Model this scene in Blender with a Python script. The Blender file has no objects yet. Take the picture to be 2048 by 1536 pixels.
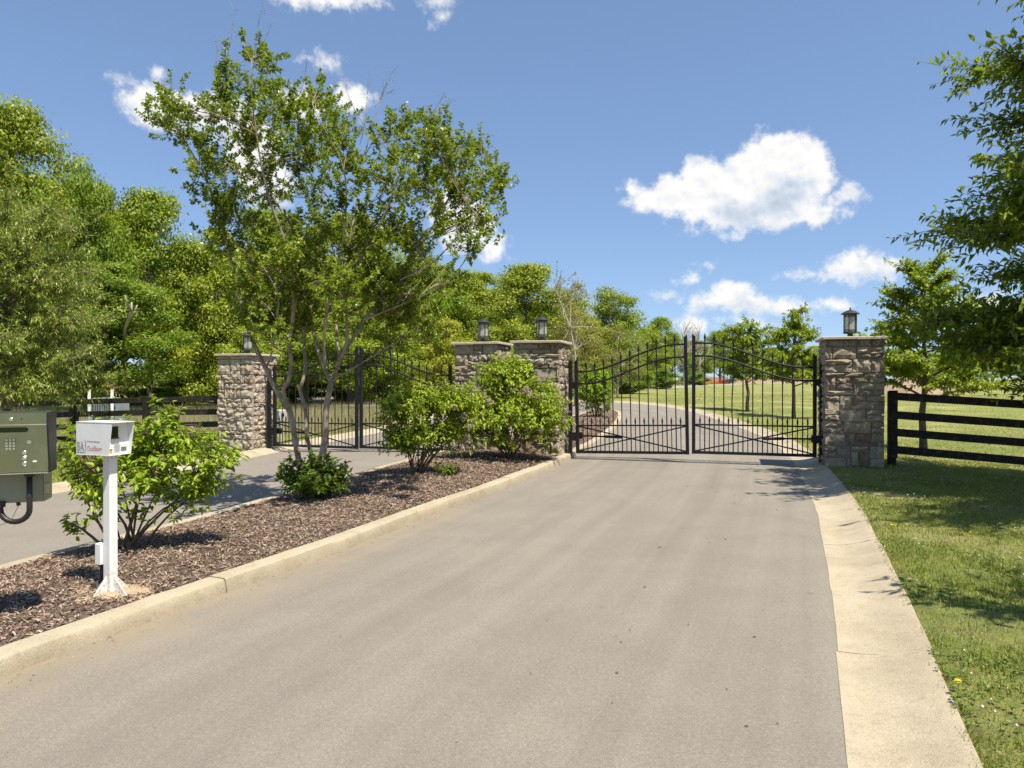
import bpy, math, random
import numpy as np
from mathutils import Vector, Matrix

# ------------------------------------------------------------------ camera, sky, sun, exposure
S = bpy.context.scene
C = S.collection
CAM_Z, F, HOR = 1.65, 1400.0, 760.0
cam_d = bpy.data.cameras.new('camera'); cam = bpy.data.objects.new('camera', cam_d); C.objects.link(cam)
cam_d.sensor_width = 36.0; cam_d.lens = F / 2048 * 36.0; cam_d.clip_end = 3000; cam_d.clip_start = 0.05
cam.location = (0, 0, CAM_Z)
cam.rotation_euler = (math.radians(90) - math.atan((768 - HOR) / F), 0, 0)
S.camera = cam
S.view_settings.view_transform = 'Standard'; S.view_settings.look = 'None'
S.view_settings.exposure = 0.71; S.view_settings.gamma = 1.0
S.view_settings.use_curve_mapping = False
S.render.engine = 'CYCLES'
S.cycles.max_bounces = 6; S.cycles.diffuse_bounces = 3; S.cycles.glossy_bounces = 2
S.cycles.transmission_bounces = 4; S.cycles.transparent_max_bounces = 8
S.cycles.use_denoising = True
S.cycles.caustics_reflective = False; S.cycles.caustics_refractive = False

SUN_TO = Vector((0.33, -0.35, 1.0)).normalized()
sun_d = bpy.data.lights.new('sun', 'SUN'); sun = bpy.data.objects.new('sun', sun_d); C.objects.link(sun)
sun_d.energy = 4.9; sun_d.angle = math.radians(0.53); sun_d.color = (1.0, 0.925, 0.79)
sun.rotation_euler = SUN_TO.to_track_quat('Z', 'Y').to_euler()
sun.location = (6, -6, 20)

SKY_STRENGTH = 0.137
CLOUD = 4.55

def build_world():
    w = bpy.data.worlds.new('World'); S.world = w; w.use_nodes = True
    nt = w.node_tree; N = nt.nodes; L = nt.links
    N.clear()
    out = N.new('ShaderNodeOutputWorld'); bg = N.new('ShaderNodeBackground')
    bg.inputs[1].default_value = SKY_STRENGTH
    L.new(bg.outputs[0], out.inputs[0])
    sky = N.new('ShaderNodeTexSky'); sky.sky_type = 'NISHITA'; sky.sun_disc = False
    sky.sun_elevation = math.asin(SUN_TO.z)
    sky.sun_rotation = math.atan2(SUN_TO.x, SUN_TO.y)
    sky.air_density = 0.8; sky.dust_density = 0.1; sky.ozone_density = 2.6; sky.altitude = 150

    gm = N.new('ShaderNodeGamma'); L.new(sky.outputs[0], gm.inputs[0]); gm.inputs[1].default_value = 0.56
    skc = N.new('ShaderNodeVectorMath'); skc.operation = 'MULTIPLY'; L.new(gm.outputs[0], skc.inputs[0]); skc.inputs[1].default_value = (0.93, 1.14, 1.43)
    def m(op, a, b=None, c=None, clamp=False):
        n = N.new('ShaderNodeMath'); n.operation = op; n.use_clamp = clamp
        for i, v in enumerate((a, b, c)):
            if v is None: continue
            if isinstance(v, (int, float)): n.inputs[i].default_value = v
            else: L.new(v, n.inputs[i])
        return n.outputs[0]
    def sstep(v, lo, hi):
        n = N.new('ShaderNodeMapRange'); n.interpolation_type = 'SMOOTHSTEP'
        L.new(v, n.inputs[0]); n.inputs[1].default_value = lo; n.inputs[2].default_value = hi
        return n.outputs[0]
    tc = N.new('ShaderNodeTexCoord')
    sx = N.new('ShaderNodeSeparateXYZ'); L.new(tc.outputs['Generated'], sx.inputs[0])
    az = m('ARCTAN2', sx.outputs[0], sx.outputs[1])
    el = m('ARCSINE', sx.outputs[2])
    cv = N.new('ShaderNodeCombineXYZ'); L.new(az, cv.inputs[0]); L.new(el, cv.inputs[1])
    def noise(vec, scale, detail, rough, dim='3D'):
        n = N.new('ShaderNodeTexNoise'); n.noise_dimensions = dim
        L.new(vec, n.inputs['Vector'])
        n.inputs['Scale'].default_value = scale; n.inputs['Detail'].default_value = detail
        n.inputs['Roughness'].default_value = rough
        return n
    # domain warp so outlines billow
    wn = noise(cv.outputs[0], 26.0, 6.0, 0.6)
    wsub = N.new('ShaderNodeVectorMath'); wsub.operation = 'SUBTRACT'; L.new(wn.outputs['Color'], wsub.inputs[0]); wsub.inputs[1].default_value = (.5, .5, .5)
    wsc = N.new('ShaderNodeVectorMath'); wsc.operation = 'SCALE'; L.new(wsub.outputs[0], wsc.inputs[0]); wsc.inputs['Scale'].default_value = 0.030
    wad = N.new('ShaderNodeVectorMath'); wad.operation = 'ADD'; L.new(cv.outputs[0], wad.inputs[0]); L.new(wsc.outputs[0], wad.inputs[1])
    def blobs(vec, lst):
        res = None
        for (px, py, rx, ry) in lst:
            a = math.atan((px - 1024) / F); e = math.atan((HOR - py) / F * math.cos(a))
            ra = rx / F * math.cos(a) ** 2; re = ry / F * math.cos(a)
            s = N.new('ShaderNodeVectorMath'); s.operation = 'SUBTRACT'; L.new(vec, s.inputs[0]); s.inputs[1].default_value = (a, e, 0)
            k = N.new('ShaderNodeVectorMath'); k.operation = 'MULTIPLY'; L.new(s.outputs[0], k.inputs[0]); k.inputs[1].default_value = (1 / ra, 1 / re, 0)
            d = N.new('ShaderNodeVectorMath'); d.operation = 'LENGTH'; L.new(k.outputs[0], d.inputs[0])
            o = m('MULTIPLY', m('SUBTRACT', 1.0, d.outputs['Value']), min(rx, ry) / 40.0)
            res = o if res is None else m('SMOOTH_MAX', res, o, 0.12)
        return res
    thick = [(1572, 345, 92, 80), (1527, 302, 42, 40), (1618, 352, 52, 68), (1500, 368, 80, 66), (1412, 374, 66, 58), (1350, 392, 60, 40),
             (1291, 402, 44, 26), (1262, 392, 20, 18), (1472, 424, 120, 32), (1560, 424, 110, 34), (1633, 430, 40, 26),
             (1460, 592, 66, 30), (1500, 604, 70, 20), (1415, 604, 36, 18), (1578, 617, 52, 18), (1552, 606, 24, 18),
             (1716, 536, 84, 26), (1706, 520, 32, 22), (1775, 534, 36, 24), (1640, 550, 44, 12), (1669, 603, 32, 13),
             (330, 218, 84, 40), (300, 200, 40, 32), (430, 236, 86, 48), (505, 300, 60, 62), (535, 365, 60, 46), (600, 212, 50, 30), (705, 200, 40, 34),
             (930, 455, 60, 52), (985, 498, 36, 26), (900, 430, 40, 40), (650, -6, 112, 22), (580, -10, 50, 20),
             (1387, 648, 34, 20), (1960, 610, 80, 20), (2050, 640, 70, 30)]
    thin = [(1700, 388, 40, 30), (1686, 424, 18, 16), (1457, 464, 40, 16), (1388, 459, 22, 12), (1407, 532, 26, 12), (1372, 562, 26, 13),
            (1348, 591, 42, 14), (655, 126, 42, 20), (610, 118, 20, 10), (255, 166, 34, 14), (318, 156, 24, 16), (880, 40, 34, 16), (875, 6, 36, 12),
            (1380, 640, 60, 18), (1490, 640, 60, 16), (1540, 655, 90, 14), (1662, 360, 24, 20)]
    bt = blobs(wad.outputs[0], thick); bn = blobs(wad.outputs[0], thin)
    n1 = noise(cv.outputs[0], 46.0, 7.0, 0.62)
    f1 = m('SUBTRACT', n1.outputs['Fac'], 0.5)
    dthick = m('ADD', m('ADD', bt, 0.10), m('MULTIPLY', f1, 1.4))
    dthin = m('ADD', m('MULTIPLY', bn, 1.3), m('MULTIPLY', f1, 2.2))
    # scattered fair-weather cumulus over the rest of the sky (behind and above the view)
    far = noise(cv.outputs[0], 3.1, 5.0, 0.55)
    elm = m('MULTIPLY', sstep(el, 0.06, 0.2), m('SUBTRACT', 1.0, sstep(el, 0.9, 1.3)))
    azm = sstep(m('ABSOLUTE', az), 0.85, 1.1)
    dfar = m('MULTIPLY', m('MULTIPLY', sstep(far.outputs['Fac'], 0.58, 0.68), elm), azm)
    a_thick = sstep(dthick, -0.10, 0.50)
    a_thin = m('MULTIPLY', sstep(dthin, -0.1, 0.85), 0.85)
    alpha = m('MAXIMUM', a_thick, a_thin)
    # relief of the billows and a bluish flat base
    off = N.new('ShaderNodeVectorMath'); off.operation = 'ADD'; L.new(cv.outputs[0], off.inputs[0]); off.inputs[1].default_value = (0.0035, 0.007, 0)
    n2 = noise(cv.outputs[0], 30.0, 3.0, 0.5); n3 = noise(off.outputs[0], 30.0, 3.0, 0.5)
    relief = m('SUBTRACT', n2.outputs['Fac'], n3.outputs['Fac'])
    core = sstep(dthick, 0.35, 1.5)
    base_l = [(1510, 428, 130, 34), (1570, 395, 80, 46), (1470, 612, 80, 16), (1720, 552, 90, 14), (420, 272, 120, 34), (540, 395, 60, 34), (1575, 628, 50, 12), (940, 490, 60, 26)]
    bb = sstep(m('ADD', blobs(wad.outputs[0], base_l), m('MULTIPLY', f1, 0.8)), -0.1, 0.9)
    shade = m('ADD', m('ADD', 1.0, m('MULTIPLY', relief, 0.6)), m('MULTIPLY', bb, -0.30))
    shade = m('MINIMUM', m('MAXIMUM', shade, 0.6), 1.03)
    tint = N.new('ShaderNodeMix'); tint.data_type = 'RGBA'
    L.new(m('MINIMUM', m('MULTIPLY', m('MAXIMUM', m('SUBTRACT', 1.0, shade), 0.0), 4.0), 1.0), tint.inputs[0])
    tint.inputs[6].default_value = (1.0, 0.985, 0.96, 1); tint.inputs[7].default_value = (0.86, 0.96, 1.10, 1)
    csc = N.new('ShaderNodeVectorMath'); csc.operation = 'SCALE'; L.new(tint.outputs[2], csc.inputs[0]); L.new(m('MULTIPLY', shade, CLOUD), csc.inputs['Scale'])
    def over(fac, col):
        mx = N.new('ShaderNodeMix'); mx.data_type = 'RGBA'
        L.new(fac, mx.inputs[0]); L.new(skc.outputs[0], mx.inputs[6])
        if isinstance(col, tuple): mx.inputs[7].default_value = col
        else: L.new(col, mx.inputs[7])
        return mx.outputs[2]
    L.new(over(m('MULTIPLY', alpha, 0.97), csc.outputs[0]), bg.inputs[0])
    # the rest of the dome: same sky with looser cumulus; the two parts only split the work, no cloud crosses the join
    bg2 = N.new('ShaderNodeBackground'); bg2.inputs[1].default_value = SKY_STRENGTH
    L.new(over(dfar, (CLOUD * .93, CLOUD * .93, CLOUD * .92, 1)), bg2.inputs[0])
    win = m('MULTIPLY', m('LESS_THAN', m('ABSOLUTE', az), 0.84), m('MULTIPLY', m('LESS_THAN', el, 0.66), m('GREATER_THAN', el, -0.03)))
    ms = N.new('ShaderNodeMixShader'); L.new(win, ms.inputs[0]); L.new(bg2.outputs[0], ms.inputs[1]); L.new(bg.outputs[0], ms.inputs[2])
    L.new(ms.outputs[0], out.inputs[0])
    w.cycles.sampling_method = 'MANUAL'; w.cycles.sample_map_resolution = 512
build_world()

# ------------------------------------------------------------------ helpers
def tag(o, label=None, cat=None, group=None, kind=None):
    if label: o['label'] = label
    if cat: o['category'] = cat
    if group: o['group'] = group
    if kind: o['kind'] = kind
    return o
def link(name, data, parent=None, loc=None, rot=None, scale=None):
    o = bpy.data.objects.new(name, data); C.objects.link(o)
    if parent: o.parent = parent
    if loc is not None: o.location = loc
    if rot is not None: o.rotation_euler = rot
    if scale is not None: o.scale = scale
    return o
def empty(name, loc=(0, 0, 0), rz=0.0):
    o = link(name, None, None, loc, (0, 0, rz)); o.empty_display_size = 0.2
    return o
def mesh_np(name, V, Q, mat=None, smooth=False):
    V = np.asarray(V, np.float32); Q = np.asarray(Q, np.int32)
    me = bpy.data.meshes.new(name); k = Q.shape[1]
    me.vertices.add(len(V)); me.vertices.foreach_set('co', V.ravel())
    me.loops.add(Q.size); me.loops.foreach_set('vertex_index', Q.ravel())
    me.polygons.add(len(Q)); me.polygons.foreach_set('loop_start', np.arange(0, Q.size, k, dtype=np.int32))
    me.update(calc_edges=True)
    if smooth: me.polygons.foreach_set('use_smooth', np.ones(len(Q), bool))
    if mat: me.materials.append(mat)
    return me
class MB:
    def __init__(self): self.v = []; self.f = []
    def add(self, vs, fs):
        o = len(self.v); self.v += [tuple(p) for p in vs]; self.f += [tuple(i + o for i in f) for f in fs]; return self
    def box(self, c, s, M=None):
        x, y, z = (k / 2 for k in s); c = Vector(c); vs = []
        for p in [(-x, -y, -z), (x, -y, -z), (x, y, -z), (-x, y, -z), (-x, -y, z), (x, -y, z), (x, y, z), (-x, y, z)]:
            q = Vector(p); q = (M @ q) if M else q; vs.append(c + q)
        return self.add(vs, [(3, 2, 1, 0), (4, 5, 6, 7), (0, 1, 5, 4), (1, 2, 6, 5), (2, 3, 7, 6), (3, 0, 4, 7)])
    def bar(self, a, b, w, h, up=(0, 0, 1)):
        a = Vector(a); b = Vector(b); d = (b - a); Ln = d.length; d.normalize(); up = Vector(up)
        y = up.cross(d)
        if y.length < 1e-4: y = Vector((0, 1, 0)).cross(d)
        y.normalize(); z = d.cross(y)
        M = Matrix((d, y, z)).transposed()
        return self.box((a + b) / 2, (Ln, w, h), M)
    def tube(self, path, radii, n=8, cap=True):
        P = [Vector(p) for p in path]
        if isinstance(radii, (int, float)): radii = [radii] * len(P)
        vs = []; fs = []; ref = None
        for i, p in enumerate(P):
            t = (P[min(i + 1, len(P) - 1)] - P[max(i - 1, 0)])
            t = t.normalized() if t.length > 1e-9 else Vector((0, 0, 1))
            if ref is None: ref = Vector((1, 0, 0)) if abs(t.x) < .8 else Vector((0, 1, 0))
            a = (ref - t * ref.dot(t)).normalized(); b = t.cross(a); ref = a
            for k in range(n):
                an = 2 * math.pi * k / n
                vs.append(p + (a * math.cos(an) + b * math.sin(an)) * radii[i])
        for i in range(len(P) - 1):
            for k in range(n):
                fs.append((i * n + k, i * n + (k + 1) % n, (i + 1) * n + (k + 1) % n, (i + 1) * n + k))
        if cap:
            fs.append(tuple(reversed(range(n)))); fs.append(tuple((len(P) - 1) * n + k for k in range(n)))
        return self.add(vs, fs)
    def lathe(self, prof, n=12, c=(0, 0, 0), sq=None, off=0.0):
        vs = []; fs = []
        for (r, z) in prof:
            for k in range(n):
                a = 2 * math.pi * k / n + off
                vs.append((c[0] + r * math.cos(a), c[1] + r * math.sin(a), c[2] + z))
        for i in range(len(prof) - 1):
            for k in range(n):
                fs.append((i * n + k, i * n + (k + 1) % n, (i + 1) * n + (k + 1) % n, (i + 1) * n + k))
        fs.append(tuple(reversed(range(n)))); fs.append(tuple((len(prof) - 1) * n + k for k in range(n)))
        return self.add(vs, fs)
    def prism(self, pts, a, b, ax=1):
        # pts: outline in the two other axes, extruded along axis ax from a to b
        n = len(pts); vs = []
        for t in (a, b):
            for (p, q) in pts:
                v = [p, q]; v.insert(ax, t); vs.append(v)
        fs = [tuple(range(n)), tuple(reversed(range(n, 2 * n)))] + [(i, n + i, n + (i + 1) % n, (i + 1) % n) for i in range(n)]
        return self.add(vs, fs)
    def mesh(self, name, mat=None, smooth=False, bevel=0):
        me = bpy.data.meshes.new(name); me.from_pydata([tuple(p) for p in self.v], [], self.f); me.update()
        import bmesh
        bm = bmesh.new(); bm.from_mesh(me)
        if bevel:
            bmesh.ops.bevel(bm, geom=list(bm.edges), offset=bevel, segments=1, affect='EDGES', clamp_overlap=True)
        bmesh.ops.recalc_face_normals(bm, faces=bm.faces); bm.to_mesh(me); bm.free()
        if smooth:
            for p in me.polygons: p.use_smooth = True
        if mat: me.materials.append(mat)
        return me
    def build(self, name, mat, parent=None, loc=None, rot=None, smooth=False, bevel=0):
        return link(name, self.mesh(name, mat, smooth, bevel), parent, loc, rot)

# ------------------------------------------------------------------ materials
MATS = {}
def mat(name, col=(.5, .5, .5), rough=.6, metal=0.0, col2=None, nscale=5, ndetail=4, lo=.35, hi=.65, bump=0, bscale=40, bdist=.01,
        island=None, objrand=None, spec=.5, alpha=None, transl=0.0, coords='Object', extra=None, trans=0.0, col3=None, n3scale=1.0, lo3=.5, hi3=.7, coat=0):
    m = bpy.data.materials.new(name); m.use_nodes = True; nt = m.node_tree; N = nt.nodes; L = nt.links
    b = N['Principled BSDF']; b.inputs['Roughness'].default_value = rough; b.inputs['Metallic'].default_value = metal
    b.inputs['Specular IOR Level'].default_value = spec
    if coat: b.inputs['Coat Weight'].default_value = coat
    if trans: b.inputs['Transmission Weight'].default_value = trans
    tc = N.new('ShaderNodeTexCoord'); vec = tc.outputs[coords]
    def noise(sc, det=4, ro=.6):
        n = N.new('ShaderNodeTexNoise'); n.inputs['Scale'].default_value = sc; n.inputs['Detail'].default_value = det
        n.inputs['Roughness'].default_value = ro
        L.new(vec, n.inputs['Vector']); return n.outputs['Fac']
    def ramp(fac, stops):
        r = N.new('ShaderNodeValToRGB'); L.new(fac, r.inputs[0])
        e = r.color_ramp.elements
        while len(e) < len(stops): e.new(0.5)
        for i, (p, c) in enumerate(stops): e[i].position = p; e[i].color = (*c, 1)
        return r.outputs[0]
    def mix(fac, a, b_, mode='MIX'):
        x = N.new('ShaderNodeMix'); x.data_type = 'RGBA'; x.blend_type = mode
        if isinstance(fac, (int, float)): x.inputs[0].default_value = fac
        else: L.new(fac, x.inputs[0])
        for i, v in ((6, a), (7, b_)):
            if isinstance(v, tuple): x.inputs[i].default_value = (*v, 1)
            else: L.new(v, x.inputs[i])
        return x.outputs[2]
    c = None
    if island:
        g = N.new('ShaderNodeNewGeometry'); c = ramp(g.outputs['Random Per Island'], island)
    if objrand:
        oi = N.new('ShaderNodeObjectInfo'); c = ramp(oi.outputs['Random'], objrand)
    if col2 is not None:
        f = ramp(noise(nscale, ndetail), [(lo, (0, 0, 0)), (hi, (1, 1, 1))])
        c = mix(f, c if c is not None else tuple(col), tuple(col2), 'MIX' if c is None else 'MULTIPLY')
    if col3 is not None:
        f = ramp(noise(n3scale, 5), [(lo3, (0, 0, 0)), (hi3, (1, 1, 1))])
        c = mix(f, c if c is not None else tuple(col), tuple(col3))
    ctx = dict(N=N, L=L, b=b, noise=noise, ramp=ramp, mix=mix, tc=tc, m=m)
    if extra: c = extra(c if c is not None else tuple(col), ctx)
    if c is None: b.inputs['Base Color'].default_value = (*col, 1)
    elif isinstance(c, tuple): b.inputs['Base Color'].default_value = (*c, 1)
    else: L.new(c, b.inputs['Base Color'])
    if bump:
        bn = N.new('ShaderNodeBump'); bn.inputs['Strength'].default_value = bump; bn.inputs['Distance'].default_value = bdist
        L.new(noise(bscale, 6, .65), bn.inputs['Height']); L.new(bn.outputs[0], b.inputs['Normal'])
    if transl:
        t = N.new('ShaderNodeBsdfTranslucent'); ms = N.new('ShaderNodeMixShader'); ms.inputs[0].default_value = transl
        if c is None or isinstance(c, tuple): t.inputs[0].default_value = (*(c or col), 1)
        else:
            tcx = mix(0.55, c, (0.20, 0.30, 0.012)); L.new(tcx, t.inputs[0])
        o = N['Material Output']; L.new(b.outputs[0], ms.inputs[1]); L.new(t.outputs[0], ms.inputs[2]); L.new(ms.outputs[0], o.inputs[0])
    MATS[name] = m
    return m
def leafmat(name, dark, mid, light, rough=.45, transl=.42, spec=.45):
    def ex(c, k):
        oi = k['N'].new('ShaderNodeObjectInfo')
        return k['mix'](1.0, c, k['ramp'](oi.outputs['Random'], [(0, (.80, .90, .85)), (.5, (1.0, 1.0, 1.0)), (1, (1.22, 1.08, 1.0))]), 'MULTIPLY')
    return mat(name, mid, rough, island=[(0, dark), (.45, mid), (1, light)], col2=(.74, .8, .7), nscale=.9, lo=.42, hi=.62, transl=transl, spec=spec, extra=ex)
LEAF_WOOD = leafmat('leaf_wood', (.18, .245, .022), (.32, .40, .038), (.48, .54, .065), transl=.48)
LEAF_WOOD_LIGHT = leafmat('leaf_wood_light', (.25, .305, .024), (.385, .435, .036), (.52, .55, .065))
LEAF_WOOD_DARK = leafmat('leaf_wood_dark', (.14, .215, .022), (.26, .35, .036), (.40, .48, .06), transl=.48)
LEAF_CRAPE = leafmat('leaf_crape', (.15, .20, .018), (.26, .32, .028), (.40, .45, .05), rough=.38)
LEAF_HYD = leafmat('leaf_hydrangea', (.25, .34, .018), (.40, .50, .03), (.54, .62, .055), rough=.45, transl=.45)
LEAF_SUCK = leafmat('leaf_sucker', (.075, .125, .016), (.13, .20, .028), (.24, .32, .045), rough=.28)
LEAF_OAK = leafmat('leaf_right_oak', (.18, .245, .02), (.33, .405, .03), (.50, .55, .05), rough=.38, transl=.5)
LEAF_WILLOW = leafmat('leaf_willow_oak', (.25, .30, .035), (.37, .42, .065), (.54, .57, .15), rough=.38, transl=.36)
LEAF_YOUNG = leafmat('leaf_young', (.24, .315, .022), (.36, .43, .034), (.48, .53, .055))
LEAF_SPARSE = leafmat('leaf_sparse', (.21, .215, .05), (.31, .295, .085), (.40, .37, .125))
FLOWER_DRY = mat('dried_flower', (.4, .3, .24), .8, island=[(0, (.26, .20, .13)), (.5, (.42, .345, .25)), (1, (.58, .51, .40))], transl=.25)
BARK = mat('bark', (.16, .12, .09), .85, col2=(.09, .065, .05), nscale=14, bump=.7, bscale=30, bdist=.02)
BARK_PALE = mat('bark_crape', (.27, .22, .155), .7, col2=(.17, .13, .09), nscale=7, lo=.42, hi=.6, col3=(.36, .315, .245), n3scale=9, bump=.35, bscale=26, bdist=.01)
BARK_WHITE = mat('bark_white', (.42, .37, .30), .7, col2=(.28, .23, .18), nscale=12)
STEM = mat('shrub_stem', (.17, .115, .075), .8, col2=(.09, .06, .04), nscale=30)
STONE = mat('pillar_stone', rough=.88, objrand=[(0, (.58, .47, .34)), (.18, (.74, .63, .48)), (.36, (.52, .44, .35)), (.55, (.78, .68, .54)), (.72, (.62, .51, .38)), (.86, (.42, .31, .21)), (1, (.70, .61, .50))],
            col2=(.66, .62, .56), nscale=11, lo=.4, hi=.68, bump=1.0, bscale=22, bdist=.05, col3=(.24, .165, .11), n3scale=3.3, lo3=.66, hi3=.78)
STONE_PALE = mat('pillar_stone_pale', rough=.88, objrand=[(0, (.56, .46, .35)), (.3, (.65, .56, .45)), (.6, (.53, .45, .36)), (.85, (.68, .59, .48)), (1, (.47, .37, .275))],
            col2=(.7, .66, .62), nscale=11, lo=.4, hi=.68, bump=.9, bscale=24, bdist=.03, col3=(.28, .19, .13), n3scale=3.3, lo3=.68, hi3=.8)
MORTAR = mat('mortar', (.47, .41, .33), .95, col2=(.38, .33, .265), nscale=20, bump=.4, bscale=120)
CAPSTONE = mat('cap_stone', (.56, .48, .37), .85, col2=(.44, .37, .285), nscale=7, bump=.3, bscale=60)
IRON = mat('black_iron', (.010, .010, .011), .5, spec=.22, col2=(.02, .02, .021), nscale=18, bump=.12, bscale=150, bdist=.003)
IRON_RUST = mat('iron_bracket', (.035, .022, .018), .6, col2=(.10, .04, .025), nscale=26)
LAMP_METAL = mat('lamp_metal', (.02, .02, .021), .48, col2=(.035, .034, .033), nscale=14)
LAMP_GLASS = mat('lamp_glass', (.62, .62, .56), .2, spec=.5)
def _glass(m):
    nt = m.node_tree; t = nt.nodes.new('ShaderNodeBsdfTransparent'); t.inputs[0].default_value = (.92, .93, .90, 1); x = nt.nodes.new('ShaderNodeMixShader'); x.inputs[0].default_value = .38
    nt.links.new(t.outputs[0], x.inputs[1]); nt.links.new(nt.nodes['Principled BSDF'].outputs[0], x.inputs[2]); nt.links.new(x.outputs[0], nt.nodes['Material Output'].inputs[0])
_glass(LAMP_GLASS)
BULB = mat('lamp_candle', (.62, .60, .54), .4)
WOOD_BLACK = mat('black_fence_paint', (.028, .024, .021), .7, spec=.25, col2=(.11, .09, .075), nscale=11, lo=.5, hi=.8, bump=.7, bscale=34, bdist=.006)
WHITE = mat('white_powder_coat', (.78, .78, .77), .42, col2=(.70, .70, .67), nscale=9, lo=.45, hi=.8, bump=.08, bscale=200, bdist=.001)
def splash(c, k):
    N, L = k['N'], k['L']
    sx = N.new('ShaderNodeSeparateXYZ'); L.new(k['tc'].outputs['Object'], sx.inputs[0])
    a = N.new('ShaderNodeMapRange'); L.new(sx.outputs[2], a.inputs[0]); a.inputs[1].default_value = .0; a.inputs[2].default_value = .26; a.inputs[3].default_value = .95; a.inputs[4].default_value = 0
    mm = N.new('ShaderNodeMath'); mm.operation = 'MULTIPLY'; L.new(a.outputs[0], mm.inputs[0]); L.new(k['ramp'](k['noise'](38, 6, .7), [(.44, (0, 0, 0)), (.62, (1, 1, 1))]), mm.inputs[1])
    return k['mix'](mm.outputs[0], c, (.42, .32, .21))
WHITE_DIRTY = mat('white_post_splashed', (.78, .78, .77), .45, col2=(.72, .72, .69), nscale=9, lo=.45, hi=.8, extra=splash)
RED_INK = mat('red_ink', (.42, .05, .06), .6)
GREY_INK = mat('grey_ink', (.16, .16, .17), .6)
ORANGE_INK = mat('orange_sticker', (.62, .32, .03), .5)
PALE_INK = mat('silver_sticker', (.52, .53, .52), .45)
DARK_GLASS = mat('dark_lens', (.012, .010, .008), .12, spec=.6)
STEEL = mat('olive_steel', (.38, .365, .25), .29, metal=1.0, col2=(.30, .29, .20), nscale=4, bump=.05, bscale=160, bdist=.002)
STEEL_BRIGHT = mat('bright_steel', (.66, .66, .62), .24, metal=.9)
BLACK_PLASTIC = mat('black_plastic', (.012, .012, .012), .5)
OLIVE_BOX = mat('olive_box', (.30, .31, .21), .5, col2=(.25, .26, .175), nscale=5, bump=.1, bscale=90, bdist=.002)
CONDUIT = mat('conduit', (.022, .016, .014), .45, col2=(.16, .14, .12), nscale=40, lo=.66, hi=.72, bump=.3, bscale=60)
GREY_PVC = mat('grey_pvc', (.50, .49, .46), .6, col2=(.36, .34, .31), nscale=8)
def concrete_extra(c, k):
    N, L = k['N'], k['L']
    vo = N.new('ShaderNodeTexVoronoi'); vo.inputs['Scale'].default_value = 220; L.new(k['tc'].outputs['Object'], vo.inputs['Vector'])
    sr = N.new('ShaderNodeSeparateColor'); L.new(vo.outputs['Color'], sr.inputs[0])
    c = k['mix'](.7, c, k['ramp'](sr.outputs[0], [(0, (.55, .53, .5)), (.15, (.88, .88, .87)), (.8, (1.05, 1.05, 1.05)), (1, (1.3, 1.3, 1.28))]), 'MULTIPLY')
    c = k['mix'](.8, c, k['ramp'](k['noise'](.9, 7, .65), [(.34, (.78, .76, .72)), (.55, (1, 1, 1))]), 'MULTIPLY')
    return k['mix'](.7, c, k['ramp'](k['noise'](11, 6, .7), [(.30, (.74, .71, .66)), (.46, (1, 1, 1))]), 'MULTIPLY')
CONCRETE = mat('kerb_concrete', (.45, .383, .275), .92, col2=(.38, .322, .228), nscale=3.2, lo=.35, hi=.72, bump=.6, bscale=150, bdist=.008, extra=concrete_extra)
SAND = mat('sandy_soil', (.47, .36, .23), .95, col2=(.33, .24, .15), nscale=14, bump=.8, bscale=60, bdist=.02)
DIRT = mat('dirt_mound', (.34, .25, .17), .95, col2=(.24, .17, .11), nscale=1.5, bump=.9, bscale=3, bdist=.2)
MULCH_BASE = mat('mulch_base', (.10, .07, .05), .95, col2=(.22, .155, .11), nscale=45, bump=1, bscale=60, bdist=.03)
MULCH_CHIP = mat('mulch_chip', (.2, .15, .11), .9, island=[(0, (.05, .033, .023)), (.3, (.15, .10, .07)), (.62, (.27, .19, .135)), (.88, (.37, .27, .20)), (1, (.52, .42, .33))])
GRASS_BLADE = mat('grass_blade', (.1, .15, .02), .55, island=[(0, (.14, .195, .02)), (.4, (.24, .29, .034)), (.75, (.34, .365, .058)), (1, (.5, .46, .19))], transl=.3)
DRY_BLADE = mat('dry_grass_blade', (.3, .26, .15), .7, island=[(0, (.20, .19, .07)), (.5, (.40, .34, .19)), (1, (.56, .48, .31))], transl=.3)
CLOVER = mat('clover_leaf', (.07, .12, .02), .55, island=[(0, (.08, .135, .02)), (.6, (.13, .195, .032)), (1, (.19, .25, .05))], transl=.25)
CLOVER_WHITE = mat('clover_flower', (.66, .64, .54), .8, transl=.2)
YELLOW = mat('dandelion_yellow', (.85, .68, .04), .7)
ORANGE_NET = mat('orange_net', (.75, .15, .05), .7, col2=(.6, .12, .05), nscale=2)
ORANGE_FLAG = mat('orange_flag', (.85, .20, .12), .6)
CAR_PAINT = mat('car_paint', (.02, .024, .028), .22, coat=.8)
CAR_GLASS = mat('car_glass', (.03, .035, .04), .08)
TYRE = mat('tyre', (.02, .02, .02), .8)
CAR_CHROME = mat('car_chrome', (.6, .6, .62), .2, metal=1)
UTIL = mat('utility_grey', (.24, .28, .28), .5, col2=(.19, .225, .23), nscale=3)
PIPE_WHITE = mat('pipe_white', (.62, .61, .57), .6, col2=(.5, .48, .44), nscale=5)
PIPE_RED = mat('pipe_red', (.30, .05, .035), .6)

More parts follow.
